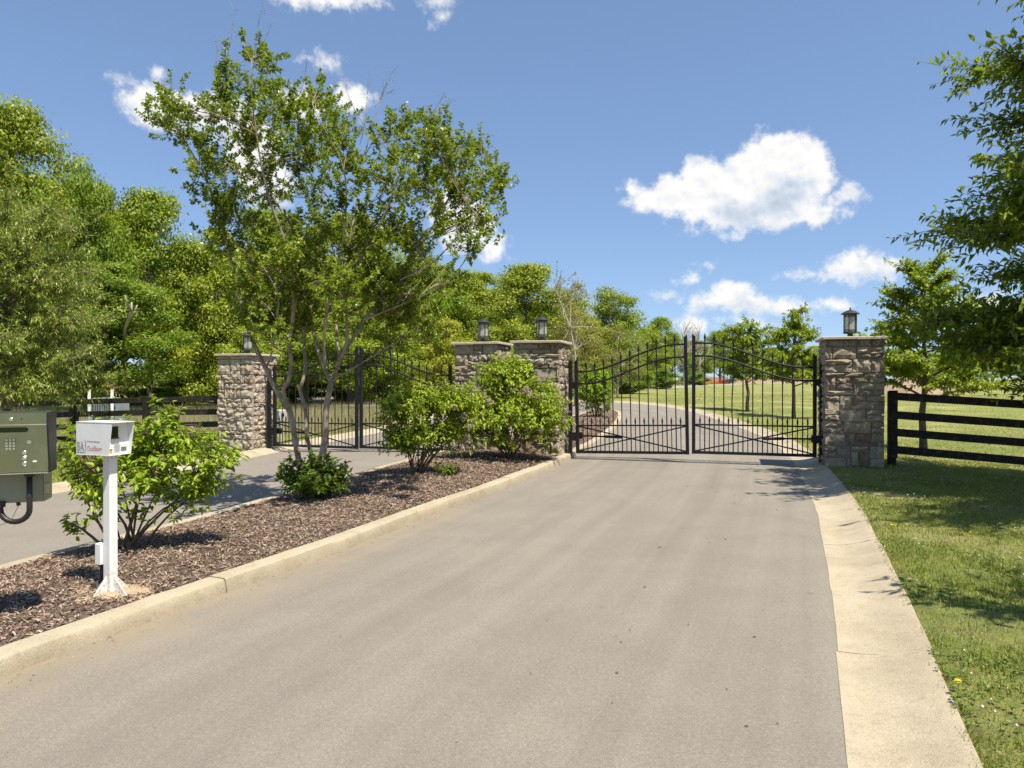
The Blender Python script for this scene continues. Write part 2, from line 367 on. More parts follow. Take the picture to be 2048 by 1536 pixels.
def asphalt_extra(c, k):
    N, L = k['N'], k['L']
    big = k['ramp'](k['noise'](.55, 5), [(.35, (.96, .96, .96)), (.68, (1.04, 1.04, 1.04))])
    c = k['mix'](1.0, c, big, 'MULTIPLY')
    vo = N.new('ShaderNodeTexVoronoi'); vo.inputs['Scale'].default_value = 260; L.new(k['tc'].outputs['Object'], vo.inputs['Vector'])
    sr = N.new('ShaderNodeSeparateColor'); L.new(vo.outputs['Color'], sr.inputs[0])
    sp = k['ramp'](sr.outputs[0], [(.0, (.5, .49, .48)), (.18, (.82, .82, .82)), (.75, (1.05, 1.05, 1.05)), (.93, (1.3, 1.29, 1.26)), (1.0, (1.75, 1.72, 1.66))])
    c = k['mix'](.6, c, sp, 'MULTIPLY')
    sp2 = k['ramp'](k['noise'](48, 3, .7), [(.36, (.8, .79, .78)), (.6, (1.12, 1.12, 1.12))])
    c = k['mix'](.5, c, sp2, 'MULTIPLY')
    v = N.new('ShaderNodeTexVoronoi'); v.inputs['Scale'].default_value = 1.15; L.new(k['tc'].outputs['Object'], v.inputs['Vector'])
    spot = k['ramp'](v.outputs['Distance'], [(.0, (.45, .44, .43)), (.028, (.6, .6, .6)), (.045, (1, 1, 1))])
    c = k['mix'](.55, c, spot, 'MULTIPLY')
    tk = N.new('ShaderNodeAttribute'); tk.attribute_name = 'track'
    tm = N.new('ShaderNodeMath'); tm.operation = 'MULTIPLY'; L.new(tk.outputs['Fac'], tm.inputs[0])
    L.new(k['ramp'](k['noise'](1.3, 6), [(.3, (.2, .2, .2)), (.65, (1, 1, 1))]), tm.inputs[1])
    c = k['mix'](tm.outputs[0], c, (.83, .82, .81), 'MULTIPLY')
    pa = k['ramp'](k['noise'](.23, 3), [(.47, (1, 1, 1)), (.52, (1.02, 1.02, 1.015))]); c = k['mix'](1.0, c, pa, 'MULTIPLY')
    la = N.new('ShaderNodeAttribute'); la.attribute_name = 'lane'; so = N.new('ShaderNodeSeparateXYZ'); L.new(k['tc'].outputs['Object'], so.inputs[0])
    cb = N.new('ShaderNodeCombineXYZ')
    for src, kk, slot in ((la.outputs['Fac'], 17.0, 0), (so.outputs[1], .10, 1)):
        q = N.new('ShaderNodeMath'); q.operation = 'MULTIPLY'; L.new(src, q.inputs[0]); q.inputs[1].default_value = kk; L.new(q.outputs[0], cb.inputs[slot])
    sn = N.new('ShaderNodeTexNoise'); sn.inputs['Scale'].default_value = 1.0; sn.inputs['Detail'].default_value = 6; L.new(cb.outputs[0], sn.inputs['Vector'])
    c = k['mix'](1.0, c, k['ramp'](sn.outputs['Fac'], [(.32, (.90, .895, .89)), (.68, (1.07, 1.07, 1.07))]), 'MULTIPLY')
    at = N.new('ShaderNodeAttribute'); at.attribute_name = 'edge'
    mm = N.new('ShaderNodeMath'); mm.operation = 'MULTIPLY'; L.new(at.outputs['Fac'], mm.inputs[0])
    L.new(k['ramp'](k['noise'](3.5, 6), [(.35, (.1, .1, .1)), (.62, (1, 1, 1))]), mm.inputs[1])
    return k['mix'](mm.outputs[0], c, (.27, .215, .135))
ASPHALT = mat('asphalt', (.230, .204, .168), .88, col2=(.212, .188, .155), nscale=1.7, lo=.35, hi=.65, bump=.5, bscale=210, bdist=.006, extra=asphalt_extra)
def ground_extra(c, k):
    N, L = k['N'], k['L']
    a = k['ramp'](k['noise'](.32, 6), [(.40, (.20, .235, .045)), (.54, (.28, .285, .075)), (.66, (.42, .365, .175))])
    b2 = k['ramp'](k['noise'](9, 5), [(.3, (.6, .62, .55)), (.7, (1.15, 1.15, 1.1))])
    c = k['mix'](1.0, a, b2, 'MULTIPLY')
    b3 = k['ramp'](k['noise'](70, 4, .7), [(.35, (.55, .6, .5)), (.65, (1.25, 1.2, 1.15))])
    return k['mix'](.8, c, b3, 'MULTIPLY')
GROUND = mat('field_grass', rough=.95, bump=.8, bscale=55, bdist=.05, extra=ground_extra)

# ------------------------------------------------------------------ terrain and the drive
def smooth(a, b, x):
    t = np.clip((np.asarray(x, float) - a) / (b - a), 0, 1); return t * t * (3 - 2 * t)
def T(x, y):
    x = np.asarray(x, float); y = np.asarray(y, float)
    fade = 1 - smooth(24, 48, y)
    cl = -.035 * np.clip(-3 - x, 0, 13); cr = -.075 * np.clip(x - 7.2, 0, 6)
    near = 1 - smooth(0, 8, -y)
    ramp = .0075 * np.clip(y - 18, 0, 42) + .003 * np.clip(y - 60, 0, 260)
    und = .05 * np.sin(x * .13 + 1) * np.sin(y * .09) * smooth(20, 60, y)
    return (cl + cr) * fade * near + ramp + und
def Tz(x, y): return float(T(x, y))
def catmull(pts, step=.25):
    P = np.array(pts, float); out = []
    P = np.vstack([2 * P[0] - P[1], P, 2 * P[-1] - P[-2]])
    for i in range(1, len(P) - 2):
        p0, p1, p2, p3 = P[i - 1], P[i], P[i + 1], P[i + 2]
        n = max(2, int(np.linalg.norm(p2 - p1) / step))
        for t in np.linspace(0, 1, n, endpoint=False):
            out.append(.5 * ((2 * p1) + (-p0 + p2) * t + (2 * p0 - 5 * p1 + 4 * p2 - p3) * t * t + (-p0 + 3 * p1 - 3 * p2 + p3) * t ** 3))
    out.append(P[-2]); return np.array(out)
def resample(P, n):
    s = np.concatenate([[0], np.cumsum(np.linalg.norm(np.diff(P, axis=0), axis=1))])
    q = np.linspace(0, s[-1], n); return np.stack([np.interp(q, s, P[:, k]) for k in range(2)], 1)
def normals2(P):
    t = np.gradient(P, axis=0); t /= np.linalg.norm(t, axis=1, keepdims=True) + 1e-9
    return np.stack([-t[:, 1], t[:, 0]], 1)          # left of travel

K1 = catmull([(-3.2, -2.0), (-3.05, 1.5), (-2.94, 3.2), (-2.84, 3.89), (-2.62, 4.45), (-2.34, 5.15), (-1.78, 6.47), (-1.42, 7.39), (-.836, 8.93), (-.43, 9.87), (.07, 11.2), (.71, 12.9), (1.32, 14.95),
              (2.3, 18.5), (3.4, 23), (4.3, 27.5), (4.85, 31), (4.95, 33), (4.6, 34.4)])
K2 = catmull([(-5.9, -2), (-5.3, 1.5), (-4.85, 4.0), (-4.40, 6.02), (-4.05, 6.95), (-3.6, 8.1), (-3.2, 9.43), (-2.67, 11.3), (-2.12, 13.4), (-1.35, 16), (-.2, 19.5), (1.1, 24), (2.7, 29.5), (3.7, 33.0), (4.6, 34.4)])
RE = catmull([(-.6, -2.0), (.6, 1.0), (1.454, 2.98), (1.959, 4.17), (2.364, 5.13), (3.16, 7.09), (3.98, 9.17), (5.25, 12.85), (6.0, 15.2), (7.2, 20), (8.3, 27), (9.0, 34), (8.7, 40), (7.0, 45.0), (3.0, 48.5), (-3, 50.5), (-12, 53), (-30, 58)])
LE = catmull([(-11.2, -2.0), (-10.2, 1.0), (-8.85, 5.5), (-7.24, 10.9), (-6.0, 15.1), (-5.26, 18.4), (-4.2, 22), (-3.4, 26), (-3.2, 30), (-4.2, 34.5), (-7.5, 38.5), (-13, 42), (-21, 45.5), (-32, 50)])

def in_poly(x, y, P):
    ins = np.zeros(x.shape, bool); x0, y0 = P[-1]
    for (x1, y1) in P:
        c = ((y1 > y) != (y0 > y)) & (x < (x0 - x1) * (y - y1) / (y0 - y1 + 1e-12) + x1); ins ^= c; x0, y0 = x1, y1
    return ins
def dist_line(x, y, P):
    d = np.full(x.shape, 1e9)
    for a, b in zip(P[:-1], P[1:]):
        ab = b - a; L2 = ab @ ab + 1e-12
        t = np.clip(((x - a[0]) * ab[0] + (y - a[1]) * ab[1]) / L2, 0, 1)
        d = np.minimum(d, np.hypot(x - a[0] - t * ab[0], y - a[1] - t * ab[1]))
    return d
LEs, REs = LE[::3], RE[::3]
ROADPOLY = np.vstack([LEs, REs[::-1]])
def sdist_road(x, y):
    d = np.minimum(dist_line(x, y, LEs), dist_line(x, y, REs)); return np.where(in_poly(x, y, ROADPOLY), -d, d)
def ground_z(x, y):
    sd = sdist_road(x, y)
    return T(x, y) + np.where(sd < .26, -.08, np.where(sd > .46, .085, -.08 + .165 * (sd - .26) / .2))

def grid_ground():
    def axis(lo, hi, brk):
        return np.unique(np.concatenate(brk))
    xs = np.unique(np.round(np.concatenate([-np.geomspace(34, 900, 18)[::-1], np.arange(-34, -14, 1.0), np.arange(-14, 13, .2), np.arange(13, 34, 1.0), np.geomspace(34, 900, 18)]), 3))
    ys = np.unique(np.round(np.concatenate([[-900, -400, -150, -60, -25, -10, -5], np.arange(-2.5, 22, .2), np.arange(22, 62, .4), np.geomspace(62, 1500, 30)]), 3))
    X, Y = np.meshgrid(xs, ys); sh = X.shape
    near = (np.abs(X) < 36) & (Y < 64) & (Y > -6)
    Z = T(X, Y) + .085; Z[near] = ground_z(X[near], Y[near])
    rng = np.random.default_rng(3)
    Z += rng.normal(0, .006, sh) * (Z > T(X, Y))
    V = np.stack([X.ravel(), Y.ravel(), Z.ravel()], 1)
    i = np.arange(sh[0] * sh[1]).reshape(sh)
    Q = np.stack([i[:-1, :-1].ravel(), i[:-1, 1:].ravel(), i[1:, 1:].ravel(), i[1:, :-1].ravel()], 1)
    o = link('ground', mesh_np('ground', V, Q, GROUND, True)); tag(o, 'grassy field and verges around the drive', kind='structure')
grid_ground()

def ribbon(name, A, B, nx, mat_, zoff=0.0, crown=0.0, attr=None):
    n = len(A); t = np.linspace(0, 1, nx)
    X = A[:, None, 0] * (1 - t) + B[:, None, 0] * t; Y = A[:, None, 1] * (1 - t) + B[:, None, 1] * t
    Z = T(X, Y) + zoff + crown * np.sin(np.pi * t)
    V = np.stack([X.ravel(), Y.ravel(), Z.ravel()], 1); i = np.arange(n * nx).reshape(n, nx)
    Q = np.stack([i[:-1, :-1].ravel(), i[:-1, 1:].ravel(), i[1:, 1:].ravel(), i[1:, :-1].ravel()], 1)
    me = mesh_np(name, V, Q, mat_, True)
    if attr is not None:
        at = me.attributes.new('edge', 'FLOAT', 'POINT'); at.data.foreach_set('value', attr(X, Y).ravel().astype(np.float32))
        d1 = dist_line(X, Y, K1n); d2 = dist_line(X, Y, REs); lam = d1 / (d1 + d2 + 1e-6); inn = (X > np.interp(Y, K1[:80, 1], K1[:80, 0]))
        tr = np.exp(-((lam - .3) / .08) ** 2) + np.exp(-((lam - .70) / .08) ** 2) + .7 * np.exp(-((lam - .95) / .035) ** 2)
        at = me.attributes.new('lane', 'FLOAT', 'POINT'); at.data.foreach_set('value', np.where(inn, lam, 1.5 + lam).ravel().astype(np.float32))
        at = me.attributes.new('track', 'FLOAT', 'POINT'); at.data.foreach_set('value', (tr * inn * .5).ravel().astype(np.float32))
    return link(name, me)
nR = 260
K1n = K1[::2]
road = ribbon('driveway', resample(LE, nR), resample(RE, nR), 70, ASPHALT, attr=lambda X, Y: np.clip(1 - dist_line(X, Y, K1n) / .55, 0, 1) * (Y < 9) * .75)
tag(road, 'grey asphalt drive passing through both gates', kind='structure')
FARP = catmull([(-60, 62), (-25, 66), (0, 73), (11.5, 80), (22, 100), (38, 132), (58, 165), (95, 200)], 2.0)
fn = normals2(FARP)
far_road = ribbon('far_road', FARP + fn * 2.1, FARP - fn * 2.1, 4, mat('far_asphalt', (.33, .30, .26), .9, col2=(.28, .25, .22), nscale=.6), zoff=.11)
tag(far_road, 'pale road crossing the field beyond the gates', kind='structure')

def kerb(name, label, P, prof, seg=3.0, first=0.0, gap=.011, mat_=CONCRETE, cuts=None):
    """P path, prof list of (offset to the left, z); one child mesh per cast section."""
    root = empty(name, (0, 0, 0)); tag(root, label, kind='structure')
    s = np.concatenate([[0], np.cumsum(np.linalg.norm(np.diff(P, axis=0), axis=1))])
    N_ = normals2(P); cut = list(np.arange(first, s[-1], seg)) + [s[-1]]
    if first > 0: cut = [0.0] + cut
    rng = np.random.default_rng(int(abs(P[0, 0]) * 100))
    for a, b in zip(cut[:-1], cut[1:]):
        if b - a < .3: continue
        q = np.linspace(a + gap / 2, b - gap / 2, max(3, int((b - a) / .22)))
        X = np.interp(q, s, P[:, 0]); Y = np.interp(q, s, P[:, 1]); nx = np.interp(q, s, N_[:, 0]); ny = np.interp(q, s, N_[:, 1])
        dz = rng.normal(0, .003); do = rng.normal(0, .004)
        V = []; m_ = len(prof)
        for k in range(len(q)):
            for (o, z) in prof:
                jo = rng.normal(0, .0022); x = X[k] + nx[k] * (o + do + jo); y = Y[k] + ny[k] * (o + do + jo)
                V.append((x, y, float(T(X[k], Y[k])) + z + (dz + rng.normal(0, .0012) if z > 0.02 else 0)))
        mb = MB(); fs = []
        for k in range(len(q) - 1):
            for j in range(m_ - 1): fs.append((k * m_ + j, k * m_ + j + 1, (k + 1) * m_ + j + 1, (k + 1) * m_ + j))
        fs.append(tuple(range(m_))); fs.append(tuple(reversed([(len(q) - 1) * m_ + j for j in range(m_)])))
        mb.add(V, fs); o = mb.build('kerb_section', mat_, root, smooth=True)
        o.data.set_sharp_from_angle(angle=math.radians(32))
    return root
kp = [(-.016, -.05), (-.010, .04), (-.002, .085), (.006, .104), (.02, .111), (.09, .114), (.165, .113), (.18, .05)]
kerb('median_kerb_entry', 'raised concrete kerb between mulch bed and entry lane', K1, kp, 3.0, 1.55)
kerb('median_kerb_exit', 'raised concrete kerb between mulch bed and far exit lane', K2, [(-o, z) for o, z in kp][::-1], 3.0, 2.0)
kerb('lane_edge_grass', 'flat pale concrete gutter edge beside the grass verge', RE, [(-a, z) for a, z in [(-.012, -.06), (-.012, .004), (.06, .004), (.13, .007), (.2, .018), (.27, .035), (.34, .056), (.4, .076), (.455, .092), (.48, .095), (.49, -.04)]][::-1], 3.0, .75)
kerb('lane_edge_fence', 'concrete kerb edge of exit lane below left fence', LE, [(0, -.06), (0, .006), (.14, .03), (.28, .075), (.47, .095), (.48, -.04)], 3.0, 1.0)

# mulch bed between the two median kerbs
def bed():
    n = 170; nx = 16
    k1 = K1 + normals2(K1) * .17; k2 = K2 - normals2(K2) * .17
    A = resample(k2, n)[:-4]; B = resample(k1, n)[:-4]
    rng = np.random.default_rng(5); t = np.linspace(0, 1, nx)
    X = A[:, None, 0] * (1 - t) + B[:, None, 0] * t; Y = A[:, None, 1] * (1 - t) + B[:, None, 1] * t
    Z = T(X, Y) + .095 + .07 * np.sin(np.pi * t) + rng.normal(0, .006, X.shape)
    V = np.stack([X.ravel(), Y.ravel(), Z.ravel()], 1); i = np.arange(X.size).reshape(X.shape)
    Q = np.stack([i[:-1, :-1].ravel(), i[:-1, 1:].ravel(), i[1:, 1:].ravel(), i[1:, :-1].ravel()], 1)
    o = link('mulch_bed', mesh_np('mulch_bed', V, Q, MULCH_BASE, True)); tag(o, 'long brown mulch bed of the median between the lanes', kind='structure')
    # shredded chips lying on it
    a = rng.integers(0, len(A) - 1, 400000); fa = rng.random(400000); tt = rng.random(400000)
    pa = A[a] * (1 - fa[:, None]) + A[a + 1] * fa[:, None]; pb = B[a] * (1 - fa[:, None]) + B[a + 1] * fa[:, None]
    P = pa * (1 - tt[:, None]) + pb * tt[:, None]; w = np.linalg.norm(pa - pb, axis=1)
    dens = np.clip(1.25 - P[:, 1] / 22, .12, 1) * (P[:, 1] > .5)
    keep = rng.random(400000) < dens * w / 3.0 * .72
    P = P[keep]; tt = tt[keep]; n = len(P)
    z = T(P[:, 0], P[:, 1]) + .105 + .07 * np.sin(np.pi * tt) + rng.random(n) * .012
    L_ = rng.uniform(.012, .045, n) * (1 + P[:, 1] * .03); W_ = rng.uniform(.003, .009, n) * (1 + P[:, 1] * .03)
    an = rng.uniform(0, 2 * np.pi, n); ti = rng.normal(0, .28, n)
    D = np.stack([np.cos(an) * np.cos(ti), np.sin(an) * np.cos(ti), np.sin(ti)], 1)
    ro = rng.normal(0, .6, n); sd = np.stack([-np.sin(an) * np.cos(ro), np.cos(an) * np.cos(ro), np.sin(ro)], 1)
    c = np.stack([P[:, 0], P[:, 1], z], 1)
    bend = np.zeros((n, 3)); bend[:, 2] = rng.uniform(0, .008, n)
    v = np.stack([c - D * L_[:, None] / 2 - sd * W_[:, None] / 2, c - D * L_[:, None] / 2 + sd * W_[:, None] / 2, c + bend - sd * W_[:, None] / 2, c + bend + sd * W_[:, None] / 2,
                  c + D * L_[:, None] / 2 - sd * W_[:, None] / 2, c + D * L_[:, None] / 2 + sd * W_[:, None] / 2], 1).reshape(-1, 3)
    b = np.arange(n)[:, None] * 6
    q = np.concatenate([b + [0, 1, 3, 2], b + [2, 3, 5, 4]])
    o = link('mulch', mesh_np('mulch', v, q, MULCH_CHIP)); tag(o, 'shredded brown bark mulch chips covering the median bed', 'mulch', kind='stuff')
bed()
def bed_z(x, y): return Tz(x, y) + .15
# ------------------------------------------------------------------ gates, pillars, lanterns, fences
TH = math.radians(17); U = Vector((math.cos(TH), -math.sin(TH), 0)); NV = Vector((math.sin(TH), math.cos(TH), 0))
RZ = -TH                                     # local x along U, local y along NV (away from camera)
G1R = Vector((5.77, 13.255, 0)); LEAF = 2.29; GATE = 4.63
G1L = G1R - U * GATE
G2C = Vector((-3.56, 16.28, 0)); G2R = G2C + U * GATE / 2; G2L = G2C - U * GATE / 2

def stone_variants(n=14):
    out = []; rng = np.random.default_rng(11)
    for _ in range(n):
        nx, nz = 6, 4; V = []; idx = {}
        ph = rng.uniform(0, 6, 4)
        for j in range(nz):
            for i in range(nx):
                u = i / (nx - 1); w = j / (nz - 1)
                e = min(u, 1 - u) * 4 * min(w, 1 - w) * 4
                y = -(.42 + .26 * min(1, e * 2.2)) - rng.normal(0, .21) + .14 * math.sin(u * 5 + ph[0]) * math.sin(w * 4 + ph[1])
                jx = rng.normal(0, .018) if 0 < i < nx - 1 else rng.normal(0, .006); jz = rng.normal(0, .03) if 0 < j < nz - 1 else rng.normal(0, .014)
                idx[i, j] = len(V); V.append((u - .5 + jx, y, w - .5 + jz))
        fs = []
        for j in range(nz - 1):
            for i in range(nx - 1): fs.append((idx[i, j], idx[i + 1, j], idx[i + 1, j + 1], idx[i, j + 1]))
        ring = [idx[i, 0] for i in range(nx)] + [idx[nx - 1, j] for j in range(1, nz)] + [idx[i, nz - 1] for i in range(nx - 2, -1, -1)] + [idx[0, j] for j in range(nz - 2, 0, -1)]
        o = len(V)
        corner = [(-.5, .5, -.5), (.5, .5, -.5), (.5, .5, .5), (-.5, .5, .5)]
        V += corner
        sides = [([idx[i, 0] for i in range(nx)], o, o + 1), ([idx[nx - 1, j] for j in range(nz)], o + 1, o + 2), ([idx[i, nz - 1] for i in range(nx - 1, -1, -1)], o + 2, o + 3), ([idx[0, j] for j in range(nz - 1, -1, -1)], o + 3, o)]
        for r, a, b in sides: fs.append(tuple(reversed(r)) + (a, b))
        mb = MB(); mb.add(V, fs); out.append(mb)
    return out
STV = stone_variants()
ST_MESH = {}
def stone_mesh(k, m):
    if (k, m.name) not in ST_MESH: ST_MESH[k, m.name] = STV[k].mesh('stone', m)
    return ST_MESH[k, m.name]
def ashlar(rng, W, H, cu, ch):
    nc = max(3, round(W / cu)); nr = round(H / ch); cu = W / nc; ch = H / nr
    g = np.zeros((nr, nc), bool); out = []; J = rng.normal(0, cu * .22, (nr, nc + 1)); J[:, 0] = 0; J[:, -1] = 0
    # uneven course lines
    jit = np.concatenate([[0], rng.normal(0, ch * .16, nr - 1), [0]])
    for r in range(nr):
        for c in range(nc):
            if g[r, c]: continue
            mw = 0
            while c + mw < nc and not g[r, c + mw]: mw += 1
            w = min(mw, int(rng.choice([1, 2, 2, 3, 3, 4])))
            if mw - w == 1 and w < 4: w = mw if mw <= 4 else w
            h = 2 if (rng.random() < .32 and r + 1 < nr) else 1
            g[r:r + h, c:c + w] = True
            if h == 2: J[r + 1, c] = J[r, c]; J[r + 1, c + w] = J[r, c + w]
            out.append([c * cu + J[r, c], (c + w) * cu + J[r, c + w], r * ch + jit[r], (r + h) * ch + jit[r + h]])
    return out
PW, PTOP = .985, 2.45
def pillar(front_left, base_z, top_z, label, m, seed):
    """front_left: ground point of the front left corner seen from the camera side."""
    rng = np.random.default_rng(seed)
    root = empty('stone_pillar', (front_left.x, front_left.y, base_z), RZ)
    tag(root, label, 'pillar', 'stone gate pillars')
    H = top_z - base_z - .052; W = PW; dp = .055
    MB().box((W / 2, W / 2, H / 2 - .1), (W - 2 * dp, W - 2 * dp, H + .2)).build('mortar_core', MORTAR, root)
    def face(ox, oy, ang, width, individual=True):
        # local face frame: x along face, y into the pillar
        M = Matrix.Translation((ox, oy, 0)) @ Matrix.Rotation(ang, 4, 'Z')
        joined = MB()
        for (x0, x1, z0, z1) in ashlar(rng, width, H, .105, .112):
            g = .0085; w = x1 - x0 - g * 2; h = z1 - z0 - g * 2
            if w < .03: continue
            k = int(rng.integers(0, len(STV))); d = .062 * rng.uniform(.9, 1.25)
            cen = M @ Vector(((x0 + x1) / 2, dp * .78, (z0 + z1) / 2))
            if individual:
                o = link('stone', stone_mesh(k, m), root, cen, (0, 0, ang), (w * (-1 if rng.random() < .5 else 1), d, h))
            else:
                R = Matrix.Rotation(ang, 3, 'Z')
                joined.add([cen + R @ Vector((v[0] * w, v[1] * d, v[2] * h)) for v in STV[k].v], STV[k].f)
        if not individual:
            o = joined.build('back_stones', m, root); o['kind'] = 'stuff'
    t = dp
    face(0, 0, 0, W)
    face(W, t, math.pi / 2, W - t)
    face(0, W, -math.pi / 2, W - t)
    face(W - t, W, math.pi, W - 2 * t, False)
    c = PW / 2; ov = .05
    zc = H + .026
    j = rng.uniform(-.1, .12)
    for a, b in ((-ov, c + j - .003), (c + j + .003, W + ov)):
        mb = MB(); mb.box(((a + b) / 2, c, zc + rng.normal(0, .002)), (b - a, W + 2 * ov, .052))
        mb.build('cap_slab', CAPSTONE, root, bevel=.008)
    return root
FR = Vector((5.70, 12.75, 0))
P_R = FR; P_MR = G1L - U * .25 - NV * .49 - U * PW; P_ML = G2R + U * .25 - NV * .49; P_L = G2L - U * .25 - NV * .49 - U * PW
pillar(P_R, .02, 2.43, 'grey-brown stone pillar beside the black fence near the shade tree', STONE, 21)
pillar(P_MR, .06, 2.46, 'stone pillar at the hinge side of the wide-open-view gate, behind the big shrub', STONE, 22)
pillar(P_ML, .02, 2.46, 'stone pillar half behind another one, at the far gate', STONE, 23)
pillar(P_L, -.2, 2.28, 'pale stone pillar where the left fence ends', STONE_PALE, 24)

def lantern(p, label):
    root = empty('pier_lantern', p, RZ + .2); tag(root, label, 'lantern', 'lanterns on the pillars')
    MB().lathe([(.075, 0), (.075, .012), (.05, .02), (.047, .085), (.06, .09)], 14).build('stem', LAMP_METAL, root)
    MB().lathe([(.10, .085), (.135, .092), (.135, .104), (.118, .112), (.118, .122), (.05, .124)], 6).build('base_tray', LAMP_METAL, root)
    n = 6; r = .112
    fr = MB()
    cs = [Vector((r * math.cos(2 * math.pi * k / n), r * math.sin(2 * math.pi * k / n), 0)) for k in range(n)]
    for k in range(n):
        fr.bar(cs[k] + Vector((0, 0, .115)), cs[k] + Vector((0, 0, .445)), .014, .014, up=cs[k].normalized())
        for z in (.15, .405, .43): fr.bar(cs[k] + Vector((0, 0, z)), cs[(k + 1) % n] + Vector((0, 0, z)), .008, .011)
    fr.build('frame', LAMP_METAL, root)
    for k in range(n):
        a = cs[k] * .965; b = cs[(k + 1) % n] * .965
        g = MB(); g.bar(a + Vector((0, 0, .275)), b + Vector((0, 0, .275)), .003, .30); g.build('pane', LAMP_GLASS, root)
    for k in range(3):
        a = 2 * math.pi * k / 3 + .4; q = (.032 * math.cos(a), .032 * math.sin(a), .12)
        MB().lathe([(.012, 0), (.012, .10), (.006, .105), (.014, .125), (.012, .15), (.003, .175)], 8, q).build('candle', BULB, root, smooth=True)
    MB().lathe([(.118, .44), (.162, .447), (.165, .455), (.10, .50), (.05, .52), (.03, .526)], 18).build('roof', LAMP_METAL, root)
    MB().lathe([(.014, .52), (.018, .53), (.010, .542), (.016, .555), (.012, .57), (.002, .578)], 10).build('finial', LAMP_METAL, root, smooth=True)
for p, z, lb in ((P_R, 2.43, 'black lantern on the pillar next to the black fence by the shade tree'), (P_MR, 2.46, 'black lantern on the near one of the two middle pillars'),
                 (P_ML, 2.46, 'black lantern on the farther of the two middle pillars'), (P_L, 2.28, 'black lantern on the left pillar, behind the slender branching trunk')):
    q = p + U * (PW / 2) + NV * (PW / 2); lantern((q.x, q.y, z), lb)

# ---- gate leaves
def arch(x, end, cen):     # S curve from hinge end to meeting end
    t = x / LEAF; s = t * t * (3 - 2 * t); s = .55 * s + .45 * (.5 - .5 * math.cos(math.pi * t)); return end + (cen - end) * s
def top_z(x): return arch(min(LEAF, max(0, (x - .18) / (LEAF - .36) * LEAF)), 1.70, 2.20)
def low_z(x): return arch(min(LEAF, max(0, (x - .18) / (LEAF - .36) * LEAF)), 1.45, 1.945)
MID = .58
LM = {}
def picket_mesh(key, x, z1, r, bent=False):
    if key in LM: return LM[key]
    mb = MB()
    if bent:
        zs = np.linspace(.03, z1 - .09, 9)
        mb.tube([(.028 * math.exp(-((z - .95) / .42) ** 2), 0, z) for z in zs], r, 8)
    else: mb.tube([(0, 0, .03), (0, 0, z1 - .09)], r, 6)
    # collar and spear
    mb.lathe([(r * .9, 0), (r * 2.1, .012), (r * 1.1, .022), (r * 2.2, .034), (r * .9, .046)], 6, (0, 0, z1 - .135))
    mb.lathe([(r * 1.0, 0), (r * 2.3, .022), (r * 1.6, .05), (r * .25, .115)], 6, (0, 0, z1 - .10))
    if not bent and z1 > 1.2:
        mb.lathe([(r, 0), (r * 1.9, .012), (r * 1.2, .025), (r * 1.9, .038), (r, .05)], 6, (0, 0, (top_z(x) + low_z(x)) / 2 - .03))
    LM[key] = mb.mesh('picket', IRON); return LM[key]
def gate_leaf(hinge, flip, zb, label, bent=False, tilt=0.0):
    root = empty('gate_leaf', (hinge.x, hinge.y, zb), RZ + (math.pi if flip else 0)); tag(root, label, 'gate', 'iron gate leaves')
    if tilt: root.rotation_euler[1] = -tilt * (1 if not flip else -1)
    w = .066
    def share(name, mk):
        if name not in LM: LM[name] = mk()
        return LM[name]
    def stile(zt):
        mb = MB(); mb.box((0, 0, zt / 2 - .02), (w, w, zt - .04)); mb.add([(-w / 2, -w / 2, zt - .04), (w / 2, -w / 2, zt - .04), (w / 2, w / 2, zt - .04), (-w / 2, w / 2, zt - .04), (w / 2, -w / 2, zt + .02), (w / 2, w / 2, zt + .02)], [(0, 1, 4), (2, 3, 5), (0, 4, 5, 3), (1, 2, 5, 4)])
        return mb.mesh('stile', IRON)
    link('hinge_stile', share('hs', lambda: stile(1.95)), root, (w / 2, 0, 0))
    link('meeting_stile', share('ms', lambda: stile(2.37)), root, (LEAF - w / 2, 0, 0))
    link('bottom_rail', share('br', lambda: MB().box((LEAF / 2, 0, .03), (LEAF - 2 * w, .05, .055)).mesh('rail', IRON)), root)
    link('middle_rail', share('mr', lambda: MB().box((LEAF / 2, 0, MID), (LEAF - 2 * w, .036, .03)).mesh('rail', IRON)), root)
    for nm, fz in (('at', top_z), ('al', low_z)):
        link('arched_rail', share(nm, lambda: MB().tube([(x, 0, fz(x)) for x in np.linspace(w, LEAF - w, 26)], .0195, 8).mesh('rail', IRON, True)), root)
    n = 11; sp = (LEAF - 2 * w) / (n + 1)
    for i in range(n):
        x = w + sp * (i + 1); b = bent and i == 7
        o = link('picket', picket_mesh(('p', i, b), x, top_z(x) + .185, .0115, b), root, (x, 0, 0))
        if b: o['label'] = 'picket bent sideways halfway up'
    for i in range(n + 1):
        x = w + sp * (i + .5)
        link('short_picket', picket_mesh(('s',), x, MID + .16, .009), root, (x, 0, 0))
    for nm, a, b in (('b1', .06, MID - .02), ('b2', MID - .02, .06)):
        yy = -.022 if nm == 'b1' else .022
        link('brace', share(nm, lambda: MB().bar((w, yy, a), (LEAF - w, yy, b), .012, .026).mesh('brace', IRON)), root)
    for z in (1.42, .33):
        link('hinge', share('hg%d' % (z * 100), lambda: MB().box((-.045, 0, z), (.09, .06, .13)).mesh('hinge', IRON, bevel=.004)), root)
    def oper():
        mb = MB(); s = 1
        mb.box((-.02, .16, .36), (.26, .10, .13)); mb.tube([(.05, .14, .36), (.62, .07, .345)], .018, 8); mb.tube([(.58, .075, .346), (.92, .06, .335)], .028, 8); mb.box((.94, .035, .335), (.05, .07, .05))
        return mb.mesh('operator', IRON)
    link('operator_arm', share('op', oper), root)
    return root
